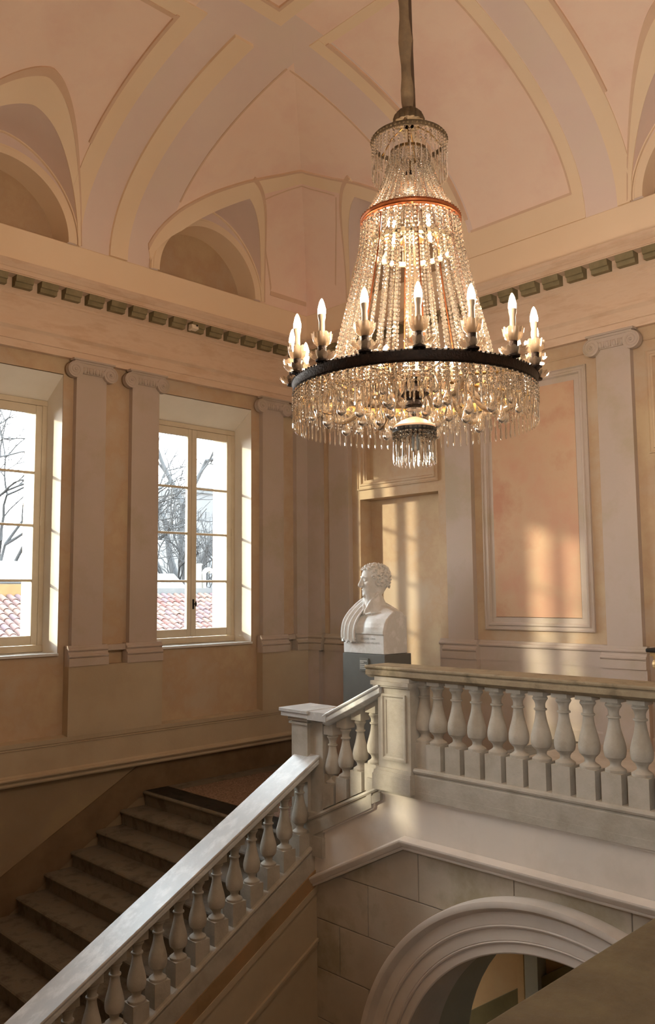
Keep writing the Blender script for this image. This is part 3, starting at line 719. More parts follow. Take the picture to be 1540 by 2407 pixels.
# wall under the long flight
WU = empty('wall_understair', (-5.9, 3, -6), kind='structure', label='plaster wall under the long flight with sloping bands')
zl = lambda y: zs1(y)-.24
MB().prism([(5.52, zl(5.52)), (.3, zl(.3)), (.3, -6), (5.52, -6)], (lambda y, z, x: (x, y, z)), -6.05, -5.80).build('core', DADO, WU)
ORANGE = mat('ochre_plaster', '#a5835f', '#8d7250', 2, .8, .1, 30, c3='#9c8160')
def slope_band(d0, d1, off, nm, mt): MB().prism([(5.50, zl(5.5)-d0), (.3, zl(.3)-d0), (.3, zl(.3)-d1), (5.50, zl(5.5)-d1)], (lambda y, z, x: (x, y, z)), -5.85, -5.80+off).build(nm, mt, WU)
slope_band(-.01, .13, .012, 'upper_band', ORANGE); slope_band(.13, .19, .02, 'cream_band', DADO); slope_band(.19, .60, .006, 'panel', DADO)
slope_band(.60, .625, .03, 'lower_moulding', DADO); slope_band(.625, .66, .018, 'lower_moulding', DADO)
# passage behind the arch
PAL = mat('passage_plaster', '#b9b8a8', '#b0ae9c', 1.5, .85); TAN = mat('passage_tan_plaster', '#c9a877', '#c09c6c', 1.5, .85); DKG = mat('passage_dark_dado', '#6e6038', '#62552f', 3, .7)
WP = empty('wall_passage', (AX, 8, -6), kind='structure', label='tan and pale plaster walls seen through the arch')
m = MB(); rows = []
for k in range(33):
    a = PI*k/32; rows.append([(AX+1.55*math.cos(a), 5.94, AZ+1.55*math.sin(a)), (AX+1.55*math.cos(a), 6.45, AZ+1.55*math.sin(a))])
rows = [[(p[0], p[1], -6) for p in rows[0]]]+rows+[[(p[0], p[1], -6) for p in rows[-1]]]
m.grid(rows); m.build('passage_vault', PAL, WP, smooth=True, angle=40)
MB().box(-8.9, .3, 8.25, 8.345, -6, -1.05).build('back', TAN, WP)
MB().box(-4.6, .3, 5.97, 8.24, -.34, -.30).build('soffit', PAL, WP)
MB().box(-8.9, -4.6, 5.97, 8.24, -1.10, -1.05).build('soffit', PAL, WP)
MB().box(-5.40, -5.32, 8.12, 8.25, -6, -1.1).build('pier', TAN, WP); MB().box(-5.28, -5.12, 8.08, 8.25, -6, -1.1).build('pier', PAL, WP)
MB().prism([(-8.5, -6), (-8.5, -4.85), (-4.94, -2.37), (-3.2, -1.2), (.2, -1.2), (.2, -6)], (lambda u, v, o_: (u, o_, v)), 8.15, 8.24).build('stair_dado', DKG, WP)
# ================================================================== CHANDELIER
C0 = (-3.035, 3.68)
CH = empty('chandelier', (C0[0], C0[1], 2.33), 'large crystal chandelier with candle bulbs on a dark bronze hoop', 'chandelier')
TO = math.atan2(-C0[1], -C0[0])                              # towards the viewer
def CL(prof, n=48): return MB().lathe(prof, n, (C0[0], C0[1], 0))
AXO = (C0[0], C0[1], 0)
def pol(r, a, z): return (C0[0]+r*math.cos(a), C0[1]+r*math.sin(a), z)
def ringcopy(o, n, off=0.0, skip0=True):
    """copies of a part turned about the chandelier's axis"""
    for k in range(1 if skip0 else 0, n): copy_part(o, CH, AXO, 2*PI*k/n+off)
def bead_pts(path, step):
    p = np.array(path, float); s = np.r_[0, np.cumsum(np.linalg.norm(np.diff(p, axis=0), axis=1))]; q = np.arange(0, s[-1], step)
    return np.c_[[np.interp(q, s, p[:, i]) for i in range(3)]].T
def prism_mesh(m, x, y, z, ln, r):
    m.lathe([(.0005, z), (r*.55, z-.006), (r, z-ln*.75), (r*.8, z-ln*.9), (.0005, z-ln)], 6, (x, y, 0))
# cord in its fabric sleeve
pts = [(C0[0]+.010*math.sin(z*2.1), C0[1]+.008*math.cos(z*1.7), z) for z in np.linspace(4.44, 7.40, 40)]
rad = [.040+.006*math.sin(i*1.3)-.008*(i/39) for i in range(40)]; rad[0] = .034; rad[1] = .042
MB().tube(pts, rad, 12).build('cord_sleeve', FABRIC, CH, smooth=True, angle=0)
MB().tube([(p[0]+.034*math.cos(TO+1.1), p[1]+.034*math.sin(TO+1.1), p[2]) for p in pts[:24]], .011, 6).build('cord', mat('cord_brown', '#5d4a3a', None, rough=.9), CH, smooth=True)
MB().lathe([(.001, 7.33), (.05, 7.335), (.12, 7.37), (.16, 7.40), (.001, 7.40)], 24, AXO).build('ceiling_rose', CREAM, CH, smooth=True)
# fluted crown cap
m = MB(); P = []
for k in range(96):
    a = 2*PI*k/96; fl = 1+.10*abs(math.sin(a*8)); P.append([pol(r*fl, a, z) for r, z in ((.036, 4.462), (.055, 4.452), (.078, 4.425), (.088, 4.395), (.086, 4.375), (.07, 4.37), (.03, 4.36))])
m.grid(P, close_u=True); m.build('crown_cap', mat('tarnished_bronze', '#6e5c45', '#53442f', 20, .6, .3, 60, metal=.2), CH, smooth=True)
# top ring and its pendants
m = CL([(.213, 4.245), (.222, 4.245), (.226, 4.258), (.222, 4.275), (.213, 4.275), (.213, 4.245)], 64)
for k in range(56): m.ball(pol(.223, 2*PI*k/56, 4.261), .009, 6, 4)
m.build('top_ring', MATS['tarnished_bronze'], CH, smooth=True)
m = MB()
for k in range(6): m.tube([pol(.04, 2*PI*k/6, 4.37), pol(.13, 2*PI*k/6, 4.34), pol(.213, 2*PI*k/6, 4.26)], .004, 6)
m.tube([(C0[0], C0[1], 4.40), (C0[0], C0[1], 4.06)], .007, 8)
m.build('top_stays', BRASS, CH, smooth=True)
def pendant(name, r, z, nb, bs, ln, pr, mt=None):
    m = MB(); x, y, _ = pol(r, 0, 0); zz = z
    for b in range(nb): zz -= bs; m.ball((x, y, zz+bs/2), bs*.47, 6, 4)
    prism_mesh(m, x, y, zz, ln, pr); return m.build(name, CRYSTAL, CH, origin=AXO, smooth=False)
p = pendant('crystal_pendant', .219, 4.248, 5, .019, .125, .0065); ringcopy(p, 44)
# inner corona and the upper strands
CL([(.104, 4.185), (.112, 4.185), (.112, 4.20), (.104, 4.20), (.104, 4.185)], 32).build('inner_ring', BRASS, CH)
def strand(name, path, step, r, parts=1):
    m = MB()
    for q, (x, y, z) in enumerate(bead_pts(path, step)): m.ball((x, y, z), r*(1 if q % 2 else .86), 7, 5, sq=(1, 1, 1.12))
    return m.build(name, CRYSTAL, CH, origin=AXO, smooth=False)
up = [pol(r, 0, z) for r, z in ((.108, 4.19), (.128, 4.11), (.152, 4.03), (.182, 3.95), (.222, 3.87), (.275, 3.79))]
p = strand('upper_bead_strand', up, .0185, .0088); ringcopy(p, 34)
p = strand('inner_bead_strand', [pol(r, .05, z) for r, z in ((.075, 4.20), (.10, 4.08), (.13, 3.98), (.17, 3.88), (.20, 3.80))], .0175, .008); ringcopy(p, 16)
MB().ball((C0[0], C0[1], 4.0), .056, 24, 16).build('glass_globe', CRYSTAL, CH, smooth=True)
CL([(.001, 4.075), (.024, 4.075), (.026, 4.05), (.018, 4.04), (.001, 4.04)], 16).build('globe_cap', BRONZE, CH, smooth=True)
# middle ring
m = CL([(.268, 3.748), (.285, 3.745), (.297, 3.752), (.292, 3.762), (.297, 3.772), (.290, 3.785), (.268, 3.785), (.268, 3.748)], 72)
for k in range(64): m.ball(pol(.293, 2*PI*k/64, 3.779), .006, 6, 4)
m.build('middle_ring', COPPER, CH, smooth=True)
p = pendant('crystal_pendant', .280, 3.748, 2, .02, .075, .006); ringcopy(p, 36)
CL([(.245, 3.60), (.268, 3.60), (.270, 3.625), (.245, 3.625), (.245, 3.60)], 64).build('lower_hoop', mat('cream_lacquer', '#c9b28e', None, rough=.5), CH)
m = MB()
for k in range(6): m.tube([pol(.03, 2*PI*k/6, 3.70), pol(.25, 2*PI*k/6, 3.61)], .006, 6)
m.build('hoop_spokes', MATS['cream_lacquer'], CH)
p = pendant('crystal_pendant', .256, 3.60, 1, .02, .08, .0055); ringcopy(p, 24)
# main strands
mp_ = [(.284, 3.742), (.292, 3.66), (.305, 3.57), (.330, 3.45), (.360, 3.32), (.395, 3.18), (.432, 3.03), (.470, 2.86)]
p = strand('bead_strand', [pol(r, 0, z) for r, z in mp_], .0262, .0128); ringcopy(p, 40)
p = strand('thin_bead_strand', [pol(r-.035, .075, z) for r, z in mp_], .0225, .0095); ringcopy(p, 20)
m = MB().tube([pol(r-.012, .04, z) for r, z in mp_], .0045, 6); p = m.build('stay_rod', COPPER, CH, origin=AXO, smooth=True); ringcopy(p, 8)
# central glass column
CL([(.001, 2.86), (.05, 2.86), (.034, 2.90), (.031, 3.10), (.036, 3.30), (.031, 3.5), (.036, 3.66), (.024, 3.72), (.001, 3.72)], 20).build('glass_column', FROST, CH, smooth=True)
CL([(.001, 2.80), (.010, 2.80), (.010, 3.72), (.001, 3.72)], 10).build('column_rod', BRASS, CH, smooth=True)
# main hoop: bronze outside, brass inside
m = MB().lathe([(.676, 2.738), (.690, 2.736), (.700, 2.745), (.697, 2.768), (.702, 2.792), (.692, 2.803), (.676, 2.802)], 120, AXO, 0)
m.lathe([(.676, 2.802), (.670, 2.79), (.670, 2.75), (.676, 2.738)], 120, AXO, 1)
for k in range(150): m.ball(pol(.701, 2*PI*k/150, 2.797), .006, 5, 4)
m.build('main_hoop', [BRONZE, GILT], CH, smooth=True, angle=50)
m = MB()
for k in range(8): m.tube([pol(.05, 2*PI*k/8+.2, 2.83), pol(.675, 2*PI*k/8+.2, 2.77)], .008, 6)
m.lathe([(.46, 2.835), (.474, 2.835), (.474, 2.85), (.46, 2.85), (.46, 2.835)], 72, AXO)
m.build('hoop_arms', BRASS, CH, smooth=True)
# candles
def scallop(m, prof, n, amp, nl, c):
    P = []
    for k in range(n):
        a = 2*PI*k/n; row = []
        for i, (r, z) in enumerate(prof):
            q = i/(len(prof)-1); e = 1+amp*q*q*(abs(math.cos(a*nl/2))-.5); row.append((c[0]+r*e*math.cos(a), c[1]+r*e*math.sin(a), z+amp*.06*q*q*(abs(math.cos(a*nl/2))-.5)))
        P.append(row)
    m.grid(P, close_u=True); return m
cx_, cy_, _ = pol(.700, 0, 0); cc = (cx_, cy_, 0)
cand = MB().lathe([(.001, 2.885), (.016, 2.885), (.017, 2.895), (.0155, 3.015), (.021, 3.04), (.021, 3.055), (.001, 3.055)], 14, cc).build('candle', CANDLE, CH, origin=AXO, smooth=True)
subs = [MB().lathe([(.019, 3.054), (.0215, 3.064), (.0205, 3.085), (.013, 3.118), (.005, 3.136), (.0005, 3.141)], 14, cc).build('bulb', GLOW, cand, origin=AXO, smooth=True, angle=0),
        scallop(MB(), [(.016, 2.884), (.030, 2.888), (.044, 2.902), (.051, 2.924), (.054, 2.948)], 48, .14, 10, cc).build('drip_cup', FROST, cand, origin=AXO, smooth=True, angle=0),
        scallop(MB(), [(.02, 2.815), (.045, 2.817), (.062, 2.826), (.073, 2.842)], 60, .16, 14, cc).build('dish', FROST, cand, origin=AXO, smooth=True, angle=0),
        MB().lathe([(.001, 2.80), (.034, 2.802), (.036, 2.81), (.023, 2.816), (.022, 2.884), (.001, 2.884)], 14, cc).build('collar', BRONZE, cand, origin=AXO, smooth=True)]
a0 = TO+math.radians(2.5); NC = 16
cand.rotation_euler = (0, 0, a0)
for k in range(1, NC):
    c = copy_part(cand, CH, AXO, a0+2*PI*k/NC)
    for s in subs:
        d = s.copy(); d.parent = c; COL.objects.link(d)
# inner bulbs
def small_bulb(c, par, name='inner_bulb', r=.024, h=.075):
    MB().lathe([(.0005, c[2]), (r*.6, c[2]+.004), (r, c[2]+h*.4), (r*.6, c[2]+h*.8), (.0005, c[2]+h)], 12, (c[0], c[1], 0)).build(name, GLOW, par, smooth=True, angle=0)
for k in range(4): small_bulb(pol(.15, TO+.75+k*PI/2, 3.69), CH)
for k in range(6): small_bulb(pol(.20, TO+PI+.2+k*PI/3, 2.92), CH)
m = MB()
for k in range(6): m.lathe([(.016, 2.85), (.018, 2.92), (.001, 2.92)], 8, pol(.20, TO+PI+.2+k*PI/3, 0))
m.build('inner_sockets', BRASS, CH)
# fringe under the hoop
p = pendant('crystal_pendant', .694, 2.738, 5, .0205, .105, .0072); ringcopy(p, 100)
p = pendant('crystal_pendant', .668, 2.742, 3, .0205, .085, .0065)
p.rotation_euler = (0, 0, .03); ringcopy(p, 66, .03)
m = MB()                                                     # the deeper fringe, too dense to tell apart
for q, (rf, n, nb, ln) in enumerate(((.62, 84, 4, .07), (.55, 64, 3, .06), (.47, 56, 3, .09), (.30, 40, 2, .08))):
    for k in range(n):
        a = 2*PI*k/n+.1*q; x, y, _ = pol(rf, a, 0); zz = 2.755 if rf > .4 else 2.80
        for b in range(nb): zz -= .021; m.ball((x, y, zz+.01), .0095, 6, 4)
        prism_mesh(m, x, y, zz, ln, .006)
m.build('inner_fringe', CRYSTAL, CH, kind='stuff')
# scrolled glass arms and pear drops
arm = [pol(.07, 0, 2.80), pol(.14, 0, 2.84), pol(.24, 0, 2.83), pol(.33, 0, 2.74), pol(.40, 0, 2.655), pol(.48, 0, 2.625), pol(.56, 0, 2.655), pol(.62, 0, 2.72), pol(.655, 0, 2.78)]
q = np.array(arm); tt = np.linspace(0, len(arm)-1, 40); arm = np.c_[[np.interp(tt, range(len(arm)), q[:, i]) for i in range(3)]].T
for _ in range(3): arm[1:-1] = (arm[:-2]+2*arm[1:-1]+arm[2:])/4
p = MB().tube(arm.tolist(), .017, 10).build('glass_arm', FROST, CH, origin=AXO, smooth=True); p.rotation_euler = (0, 0, .2); ringcopy(p, 10, .2)
def pear(r, z, s):
    m = MB(); x, y, _ = pol(r, 0, 0); m.tube([(x, y, z+.10*s), (x, y, z)], .0012, 4)
    m.lathe([(.0005, z), (.006*s, z-.012*s), (.016*s, z-.04*s), (.024*s, z-.066*s), (.025*s, z-.078*s), (.018*s, z-.092*s), (.0005, z-.10*s)], 12, (x, y, 0)); return m.build('pear_drop', CRYSTAL, CH, origin=AXO, smooth=True, angle=0)
for r, z, s, n, of in ((.50, 2.67, 1.15, 10, .1), (.33, 2.70, 1.2, 8, .3), (.20, 2.68, 1.2, 6, .5), (.59, 2.69, .9, 14, .2)):
    p = pear(r, z, s); p.rotation_euler = (0, 0, of); ringcopy(p, n, of)
# hub, stem and little hanging lamp
CL([(.001, 2.86), (.06, 2.85), (.075, 2.82), (.05, 2.79), (.085, 2.76), (.09, 2.735), (.06, 2.715), (.035, 2.70), (.045, 2.685), (.048, 2.67), (.03, 2.655), (.02, 2.63), (.02, 2.60), (.001, 2.60)], 28).build('hub', BRONZE, CH, smooth=True)
CL([(.022, 2.655), (.045, 2.65), (.05, 2.638), (.03, 2.628), (.036, 2.615), (.024, 2.602)], 20).build('hub_glass', CRYSTAL, CH, smooth=True)
CL([(.018, 2.602), (.03, 2.598), (.07, 2.582), (.103, 2.562), (.122, 2.545), (.123, 2.535)], 40).build('lamp_dome', PEACH, CH, smooth=True)
CL([(.112, 2.512), (.122, 2.512), (.124, 2.522), (.124, 2.535), (.112, 2.535), (.112, 2.512)], 40).build('lamp_rim', BLACK, CH)
p = pendant('crystal_pendant', .119, 2.535, 3, .022, .145, .0068); ringcopy(p, 30)
m = MB()
for k in range(22):
    x, y, _ = pol(.095, 2*PI*k/22, 0); zz = 2.53
    for b in range(3): zz -= .022; m.ball((x, y, zz+.01), .0105, 6, 4)
    prism_mesh(m, x, y, zz, .15, .0065)
m.build('lamp_fringe', CRYSTAL, CH, kind='stuff')
MB().lathe([(.001, 2.50), (.02, 2.50), (.024, 2.47), (.03, 2.44), (.024, 2.41), (.001, 2.40)], 14, AXO).build('lamp_bulb', mat('unlit_bulb', '#c9c6bb', None, rough=.3), CH, smooth=True)
# ================================================================== BUST
PD = empty('pedestal', (-7.05, 7.74, -.737), 'tall grey painted pedestal carrying the marble bust', 'pedestal')
smooth_bevel(MB().box(-7.392, -6.695, 7.49, 7.975, -.734, .857).build('body', [GREY], PD), .004, 1)
TXTW = mat('plaque_lettering', '#d8d8d2', None, rough=.6)
pl = MB().box(-7.10, -6.955, 7.478, 7.49, .66, .81).build('plaque', mat('plaque_grey', '#7a7c78', None, rough=.4), PD)
def text(body, size, loc, par, mt, name='lettering', align='CENTER'):
    c = bpy.data.curves.new(name, 'FONT'); c.body = body; c.size = size; c.align_x = align; c.extrude = .0008; c.materials.append(mt)
    t_ = bpy.data.objects.new(name, c); COL.objects.link(t_); me = bpy.data.meshes.new_from_object(t_.evaluated_get(bpy.context.evaluated_depsgraph_get())); bpy.data.objects.remove(t_)
    o = bpy.data.objects.new(name, me); o.rotation_euler = (PI/2, 0, 0); o.location = Vector(loc)-ORG[par.name]; _link(o, par, loc); return o
for i, (s, z) in enumerate((('AUTORITRATTO', .778), ('marmo', .760), ('1815 - 1820', .735), ('busto in erma', .712), ('dono all\'Accademia', .69))):
    wd = (.10, .06, .09, .085, .10)[i]
    o = MB()                                                  # lines of small print, too fine to read
    x = -7.088
    random.seed(i)
    while x < -7.088+wd:
        l = random.uniform(.006, .018); o.box(x, x+l, 7.4770, 7.478, z-.005, z+.005); x += l+.004
    o.build('print_line', TXTW, pl)
random.seed(7)
def bust_mesh():
    m = MB()
    cxb = -7.05; hw = .336
    zsh = lambda u: 1.375+.105*max(0, 1-abs(u)/hw)**.8
    us = np.linspace(-hw, hw, 61); P = []
    for u in us:
        zt = zsh(u); a = abs(u)/hw
        pec = .022*math.exp(-((abs(u)-.15)/.10)**2); ster = .016*math.exp(-(u/.03)**2)
        prof = [(7.70, .862), (7.502, .862), (7.502, 1.075), (7.502, 1.094)]
        lip = 7.486
        for z, yb in ((1.098, lip), (1.13, lip-pec*.4), (1.18, lip+.004-pec), (1.23, lip+.018-pec*.9), (1.28, lip+.045-pec*.4), (1.32, lip+.085), (1.35, lip+.13)):
            prof.append((yb+ster*(z > 1.12)+.03*a*a*(z > 1.15)*(z-1.1)/.2, min(z, zt-.01-.002*(1.36-z))))
        prof += [(7.68, zt-.008+.0), (7.74, zt), (7.82, zt-.02), (7.89, zt-.05), (7.925, 1.30), (7.925, .862), (7.70, .862)]
        P.append([(cxb+u, y, z) for y, z in prof])
    n = len(P[0]); m.grid(P)
    m.add([P[0][j] for j in range(n)], [tuple(range(n))]); m.add([P[-1][j] for j in range(n)], [tuple(range(n-1, -1, -1))])
    # neck with the two cords that meet at the pit of the throat
    m.tube([(-7.045, 7.74, 1.30), (-7.05, 7.72, 1.42), (-7.06, 7.70, 1.52), (-7.07, 7.68, 1.60), (-7.06, 7.69, 1.68)], [.19, .146, .124, .115, .11], 24)
    m.tube([(-6.93, 7.66, 1.60), (-7.00, 7.60, 1.50), (-7.06, 7.56, 1.385), (-7.07, 7.555, 1.34)], [.016, .016, .014, .010], 10)
    m.tube([(-7.135, 7.615, 1.56), (-7.12, 7.595, 1.47), (-7.09, 7.56, 1.385), (-7.085, 7.555, 1.34)], [.012, .014, .012, .010], 10)
    for s in (-1, 1): m.tube([(-7.075+s*.02, 7.556, 1.335), (-7.075+s*.10, 7.562, 1.352), (-7.075+s*.2, 7.63, 1.358)], [.012, .012, .006], 8)
    # head in its own frame: f forward, s to its left, h up
    F = Vector((-.50, -.866, .0)).normalized(); S = Vector((-F.y, F.x, 0))*-1; U = Vector((0, 0, 1))
    S = U.cross(F)                                            # the statue's left
    HC = Vector((-7.03, 7.70, 1.735))
    def W(f, s, h): return tuple(HC+F*f+S*s+U*h)
    # skull and face shell
    P = []; NU, NV = 72, 60
    HT = [-.205, -.185, -.15, -.10, -.05, 0, .05, .10, .15, .19, .205]
    DF = [.055, .135, .151, .155, .156, .158, .168, .161, .137, .075, .01]; DB = [.03, .07, .10, .135, .165, .180, .185, .178, .150, .09, .01]; WD = [.03, .062, .090, .112, .126, .136, .138, .130, .110, .07, .01]
    for i in range(NU):
        a = 2*PI*i/NU; row = []
        for j in range(NV+1):
            h = .205*math.cos(PI*j/NV); f, s = math.cos(a), math.sin(a)
            x = f*np.interp(h, HT, DF if f > 0 else DB); y = s*np.interp(h, HT, WD)
            # eye sockets and cheek hollows
            for sg in (-1, 1):
                x -= .024*math.exp(-((y-sg*.052)/.026)**2-((h-.018)/.022)**2)*(f > 0)
                x += .014*math.exp(-((y-sg*.055)/.035)**2-((h-.052)/.013)**2)*(f > 0)
                x += .010*math.exp(-((y-sg*.078)/.03)**2-((h+.035)/.025)**2)*(f > 0)
                x -= .008*math.exp(-((y-sg*.070)/.025)**2-((h+.095)/.03)**2)*(f > 0)
            row.append(W(x, y, h))
        P.append(row)
    o_ = len(m.v); m.grid(P, close_u=True); m.f += [tuple(o_+k*(NV+1) for k in range(NU)), tuple(o_+k*(NV+1)+NV for k in range(NU-1, -1, -1))]; m.m += [0, 0]
    # jaw and chin
    m.ball(W(.134, 0, -.174), .027, 14, 10)
    # nose
    m.tube([W(.148, 0, .070), W(.166, 0, .035), W(.183, 0, -.005), W(.198, 0, -.036), W(.203, 0, -.050), W(.186, 0, -.062), W(.15, 0, -.062)], [.015, .013, .015, .0175, .016, .014, .016], 12)
    m.tube([W(.150, 0, .04), W(.158, 0, 0), W(.165, 0, -.05)], [.016, .021, .024], 12)
    for sg in (-1, 1): m.ball(W(.176, sg*.019, -.052), .0145, 8, 6)
    # eyes, lids, lips
    for sg in (-1, 1):
        m.ball(W(.128, sg*.050, .015), .023, 12, 8)
        m.tube([W(.150, sg*.026, .016), W(.153, sg*.05, .030), W(.138, sg*.077, .018)], .0055, 6)
        m.tube([W(.148, sg*.028, .008), W(.149, sg*.05, .001), W(.136, sg*.075, .010)], .0045, 6)
        m.tube([W(.170, sg*.016, .050), W(.166, sg*.05, .062), W(.138, sg*.088, .046)], [.006, .007, .005], 8)
    m.tube([W(.140, -.038, -.106), W(.158, -.012, -.098), W(.160, 0, -.100), W(.158, .012, -.098), W(.140, .038, -.106)], [.004, .008, .008, .008, .004], 8)
    m.tube([W(.140, -.034, -.112), W(.156, 0, -.120), W(.140, .034, -.112)], [.004, .009, .004], 8)
    # ears
    for sg in (-1, 1):
        pts = [W(-.005+.032*math.cos(t), sg*(.142+.010*math.sin(t)), -.005+.046*math.sin(t)) for t in np.linspace(-.9, 4.6, 18)]
        m.tube(pts, .011, 8); m.ball(W(.0, sg*.136, -.045), .016, 8, 6); m.ball(W(-.012, sg*.13, 0), .024, 8, 6)
    # curls: short bent locks swept forward over the scalp
    rn = np.random.default_rng(3)
    for k in range(330):
        b = math.acos(1-rn.random()*1.25); a = rn.random()*2*PI
        f, s, h = math.cos(a)*math.sin(b), math.sin(a)*math.sin(b), math.cos(b)
        hz = h*.205
        if f > .30 and hz < .150: continue                   # forehead stays bare
        if f > -.02 and hz < .06 and abs(s) > .3: continue   # temples
        if hz < -.06 and f > -.45: continue
        if abs(f*.17+.005) < .045 and -.07 < hz < .05: continue
        kk = max(0, -hz/.205)
        q_ = math.hypot(f, s)+1e-6; base = Vector((f/q_*float(np.interp(hz, HT, DF if f > 0 else DB)), s/q_*float(np.interp(hz, HT, WD)), hz))
        n_ = Vector((f/.172, s/.138, h/.205)).normalized()
        t1 = (Vector((1, 0, .1))-n_*n_.x).normalized(); t2 = n_.cross(t1)
        ang = rn.normal(0, .5)+(.5 if s > 0 else -.5); d1 = t1*math.cos(ang)+t2*math.sin(ang); d2 = n_.cross(d1)*(1 if rn.random() < .7 else -1)
        L_ = rn.uniform(.024, .04); pts = []
        for q in np.linspace(0, 1, 7): pts.append(base+d1*(L_*math.sin(q*2.4))+d2*(L_*.75*(1-math.cos(q*2.6)))*.5+n_*(.004+.018*math.sin(q*PI)))
        m.tube([W(*p) for p in pts], [.005, .010, .012, .0115, .010, .008, .004], 6)
    m.ball(W(-.01, 0, .01), .185, 32, 24, sq=(.93, .80, 1.08)) if False else None
    return m
BU = bust_mesh().build('marble_bust', WHITE, label='white marble bust of a curly haired man turned left with a draped shoulder', cat='bust', origin=(-7.05, 7.72, .862))
rm = BU.modifiers.new('remesh', 'REMESH'); rm.mode = 'VOXEL'; rm.voxel_size = .0052; rm.use_smooth_shade = True
sm = BU.modifiers.new('smooth', 'SMOOTH'); sm.factor = .5; sm.iterations = 1
# drapery over its right shoulder: folds following neck to hip of the block
def drape():
    m = MB(); NS, NT = 60, 40; P = []
    path = [(-6.99, 7.86, 1.47), (-7.06, 7.78, 1.53), (-7.12, 7.68, 1.515), (-7.175, 7.60, 1.44), (-7.225, 7.53, 1.34), (-7.255, 7.482, 1.23), (-7.262, 7.468, 1.12), (-7.262, 7.466, 1.03), (-7.262, 7.47, .995)]
    q = np.array(path); tt = np.linspace(0, len(path)-1, NS); C_ = np.c_[[np.interp(tt, range(len(path)), q[:, i]) for i in range(3)]].T
    for _ in range(8): C_[1:-1] = (C_[:-2]+2*C_[1:-1]+C_[2:])/4
    for i in range(NS):
        u = i/(NS-1); row = []
        wd = .075+.055*min(1, u*1.6)-.03*max(0, u-.7)
        for j in range(NT):
            v = j/(NT-1)*2-1
            fold = .024*(abs(math.cos(v*PI*1.7+.9*math.sin(u*4)+u*1.6))**.7*1.6-.8+.35*math.sin(v*11+u*7))*(1-.2*abs(v))*(.55+.7*u)
            c = C_[i]; acr = Vector((.86, -.30*(1-u), -.42*(1-u)-.05)).normalized()
            out = Vector((-.35, -.85, .40*(1-u))).normalized()
            hem = (.018*math.sin(v*9)+.03*abs(v)) if i > NS-4 else 0
            p = Vector(c)+acr*(v*wd)+out*(.012+fold-.012*v*v); p.z += hem; row.append(p)
        P.append(row)
    m.grid(P); return m
dr = drape().build('drapery', WHITE, BU, smooth=True, angle=0); so = dr.modifiers.new('thick', 'SOLIDIFY'); so.thickness = .022; so.offset = -1
m = MB(); P = []
for i in range(20):                                          # mantle edge across the back to the other shoulder
    u = i/19; c = Vector((-6.98+.262*u, 7.80+.02*u, 1.470-.118*u)); P.append([c+Vector((.0, -.03+.12*v, .010+.02*math.sin(v*PI)*(1-.4*u)-.075*v*v)) for v in np.linspace(0, 1, 9)])
m.grid(P); d2 = m.build('mantle', WHITE, BU, smooth=True, angle=0); so = d2.modifiers.new('thick', 'SOLIDIFY'); so.thickness = .03; so.offset = -1
LET = mat('inscription_grey', '#b4b5b3', None, rough=.7)
text('GIVSEPPE  ERRA', .034, (-6.965, 7.4965, 1.032), BU, LET, 'inscription'); text('IL  RISTAVRATORE  DELL\u2019ARTE', .030, (-6.985, 7.4965, .985), BU, LET, 'inscription')
# ---- dark topped gilded stand at the right edge
GS = empty('console_stand', (-2.68, 6.35, 0), 'gilt stand with a fluted frieze and dark top at the right edge behind the rail', 'stand')
gx, gy = -2.68, 6.35
m = MB(); m.box(gx-.20, gx+.20, gy-.20, gy+.20, 1.135, 1.165); smooth_bevel(m.build('top', BLACK, GS), .01)
GOLD = mat('stand_gilding', '#c2a678', '#a3855a', 20, .4, .2, 60, metal=.5)
m = MB(); m.box(gx-.175, gx+.175, gy-.175, gy+.175, 1.105, 1.135); m.box(gx-.16, gx+.16, gy-.16, gy+.16, 1.085, 1.105); m.build('cornice', GOLD, GS)
m = MB()
for k in range(7):
    for sx_, sy_ in ((1, 0), (0, 1)):
        t = -.145+.29*k/6
        m.ball((gx+(t if sx_ else -.155), gy+(-.155 if sx_ else t), 1.045), .024, 8, 6, sq=(.8, .8, 1.5))
m.box(gx-.15, gx+.15, gy-.15, gy+.15, 1.01, 1.085); m.build('egg_moulding', GOLD, GS)
m = MB(); m.box(gx-.15, gx+.15, gy-.15, gy+.15, .985, 1.01); m.box(gx-.13, gx+.13, gy-.13, gy+.13, .87, .985); m.build('frieze', BLACK, GS)
m = MB()
for k in range(8):
    t = -.125+.25*k/7; m.box(gx+t-.008, gx+t+.008, gy-.14, gy-.128, .87, .985); m.box(gx-.14, gx-.128, gy+t-.008, gy+t+.008, .87, .985)
m.box(gx-.14, gx+.14, gy-.14, gy+.14, .85, .875); m.box(gx-.142, gx+.142, gy-.142, gy+.142, .98, .988); m.build('flutes', GOLD, GS)
m = MB()
m.lathe([(.09, .85), (.06, .82), (.035, .80), (.05, .77), (.06, .72), (.045, .6), (.035, .35), (.05, .2), (.10, .08), (.13, .03), (.13, 0), (.001, 0)], 20, (gx, gy, 0)); m.build('stem', GOLD, GS, smooth=True)
